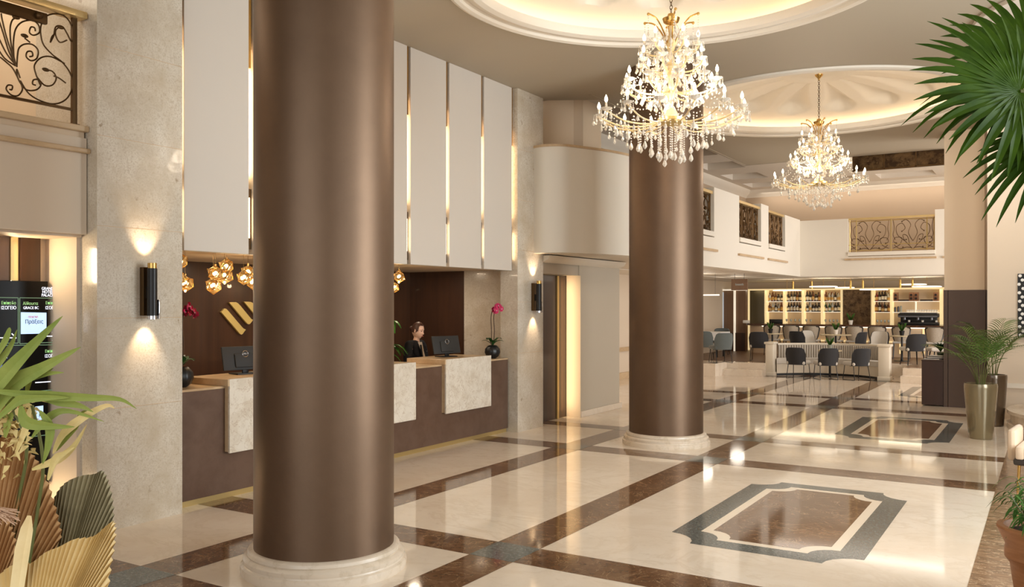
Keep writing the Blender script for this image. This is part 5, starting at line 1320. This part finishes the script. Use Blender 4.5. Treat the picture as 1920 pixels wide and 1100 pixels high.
r = root('potted_dracaena', (-1.78, 18.5, .86), 'dark leafy plant on the low cabinet beside the pillar', 'plant')
mb = MB(); mb.lathe([(.05, 0), (.07, .12), (.06, .12)], 18, cap=True); link('pot', mb, 'pot_black', r, world=False)
mb = MB()
for k in range(30):
    a = k * 2.4; L = random.uniform(.15, .3)
    mb.blade([(math.cos(a) * L * .7 * t, math.sin(a) * L * .7 * t, .12 + L * (1.2 * t - .6 * t * t)) for t in (0, .3, .6, 1)], .022, .3)
link('leaves', mb, 'orchid_green', r, world=False)
# ================================================================ RIGHT EDGE: stone plinth, armchair, picture
mb = MB(); c = (1.15, 15.6)
for r_, za, zb in ((1.72, 0, .08), (1.67, .08, .23), (1.72, .23, .28)): mb.prism([p for p in [(c[0] + r_ * math.cos(t * PI / 40), c[1] + r_ * math.sin(t * PI / 40)) for t in range(-55, 16)] if p[1] < 16.49], za, zb)
single('stone_plinth', mb, 'column_base', 'rounded pale stone plinth against the wall behind the cream armchair', 'plinth')
ac = PZ(1972, 838, .45); 
r = root('armchair', (ac.x, ac.y, 0), 'cream ribbed armchair cut off by the right edge', 'armchair', rz=head(142))
ob = lambda n, mb, m, p=r: link(n, mb, m, p, world=False)
def puff(mb, x0, x1, y0, y1, z0, z1, ax, n):
    for k in range(n):
        if ax == 'y': a, b = y0 + (y1 - y0) * k / n, y0 + (y1 - y0) * (k + 1) / n; mb.box(x0, x1, a, b, z0, z1, bev=min(.02, (b - a) * .35))
mb = MB(); puff(mb, -.3, .33, -.28, .28, .34, .47, 'y', 7); ob('seat_cushion', mb, 'fabric_cream')
mb = MB(); puff(mb, -.42, -.28, -.28, .28, .4, .86, 'y', 7); ob('backrest', mb, 'fabric_cream')
mb = MB(); mb.box(-.4, .32, -.3, .3, .28, .345, bev=.02); ob('seat_frame', mb, 'frame_dark')
for sg in (-1, 1): mb = MB(); mb.box(-.36, .2, sg * .33 - .04, sg * .33 + .04, .3, .62, bev=.035); ob('armrest', mb, 'fabric_cream')
for a, b in ((-.35, -.25), (-.35, .25), (.27, -.25), (.27, .25)): mb = MB(); mb.tube([(a, b, .3), (a * 1.05, b * 1.05, 0)], [.016, .011], 8); ob('leg', mb, 'brass')
A0, A1 = PY(1908, 513, 16.45), PY(1908, 632, 16.45)
r = root('wall_art', (A0.x + .3, 16.45, A1.z), 'black picture dotted with white rounds on the beige wall at the right edge', 'picture')
mb = MB(); mb.box(A0.x, A0.x + .8, 16.44, 16.5, A1.z, A0.z, bev=.004); link('canvas', mb, 'art_black', r, angle=0)
mb = MB(); random.seed(2); nz = 15
for i in range(nz):
    for j in range(9):
        x = A0.x + .03 + .09 * j + (.045 if i % 2 else 0) + random.uniform(-.01, .01); z = A1.z + (A0.z - A1.z) * (i + .5) / nz
        if x < A0.x + .78: mb.lathe([(.001, .004), (.022, .003), (.026, 0)], 10, (0, 0, 0), cap=False); [setattr(v, 'co', Vector((x + v.co.x, 16.439 - v.co.z, z + v.co.y))) for v in list(mb.bm.verts)[-30:]]
link('white_rounds', mb, 'art_white', r, angle=0)
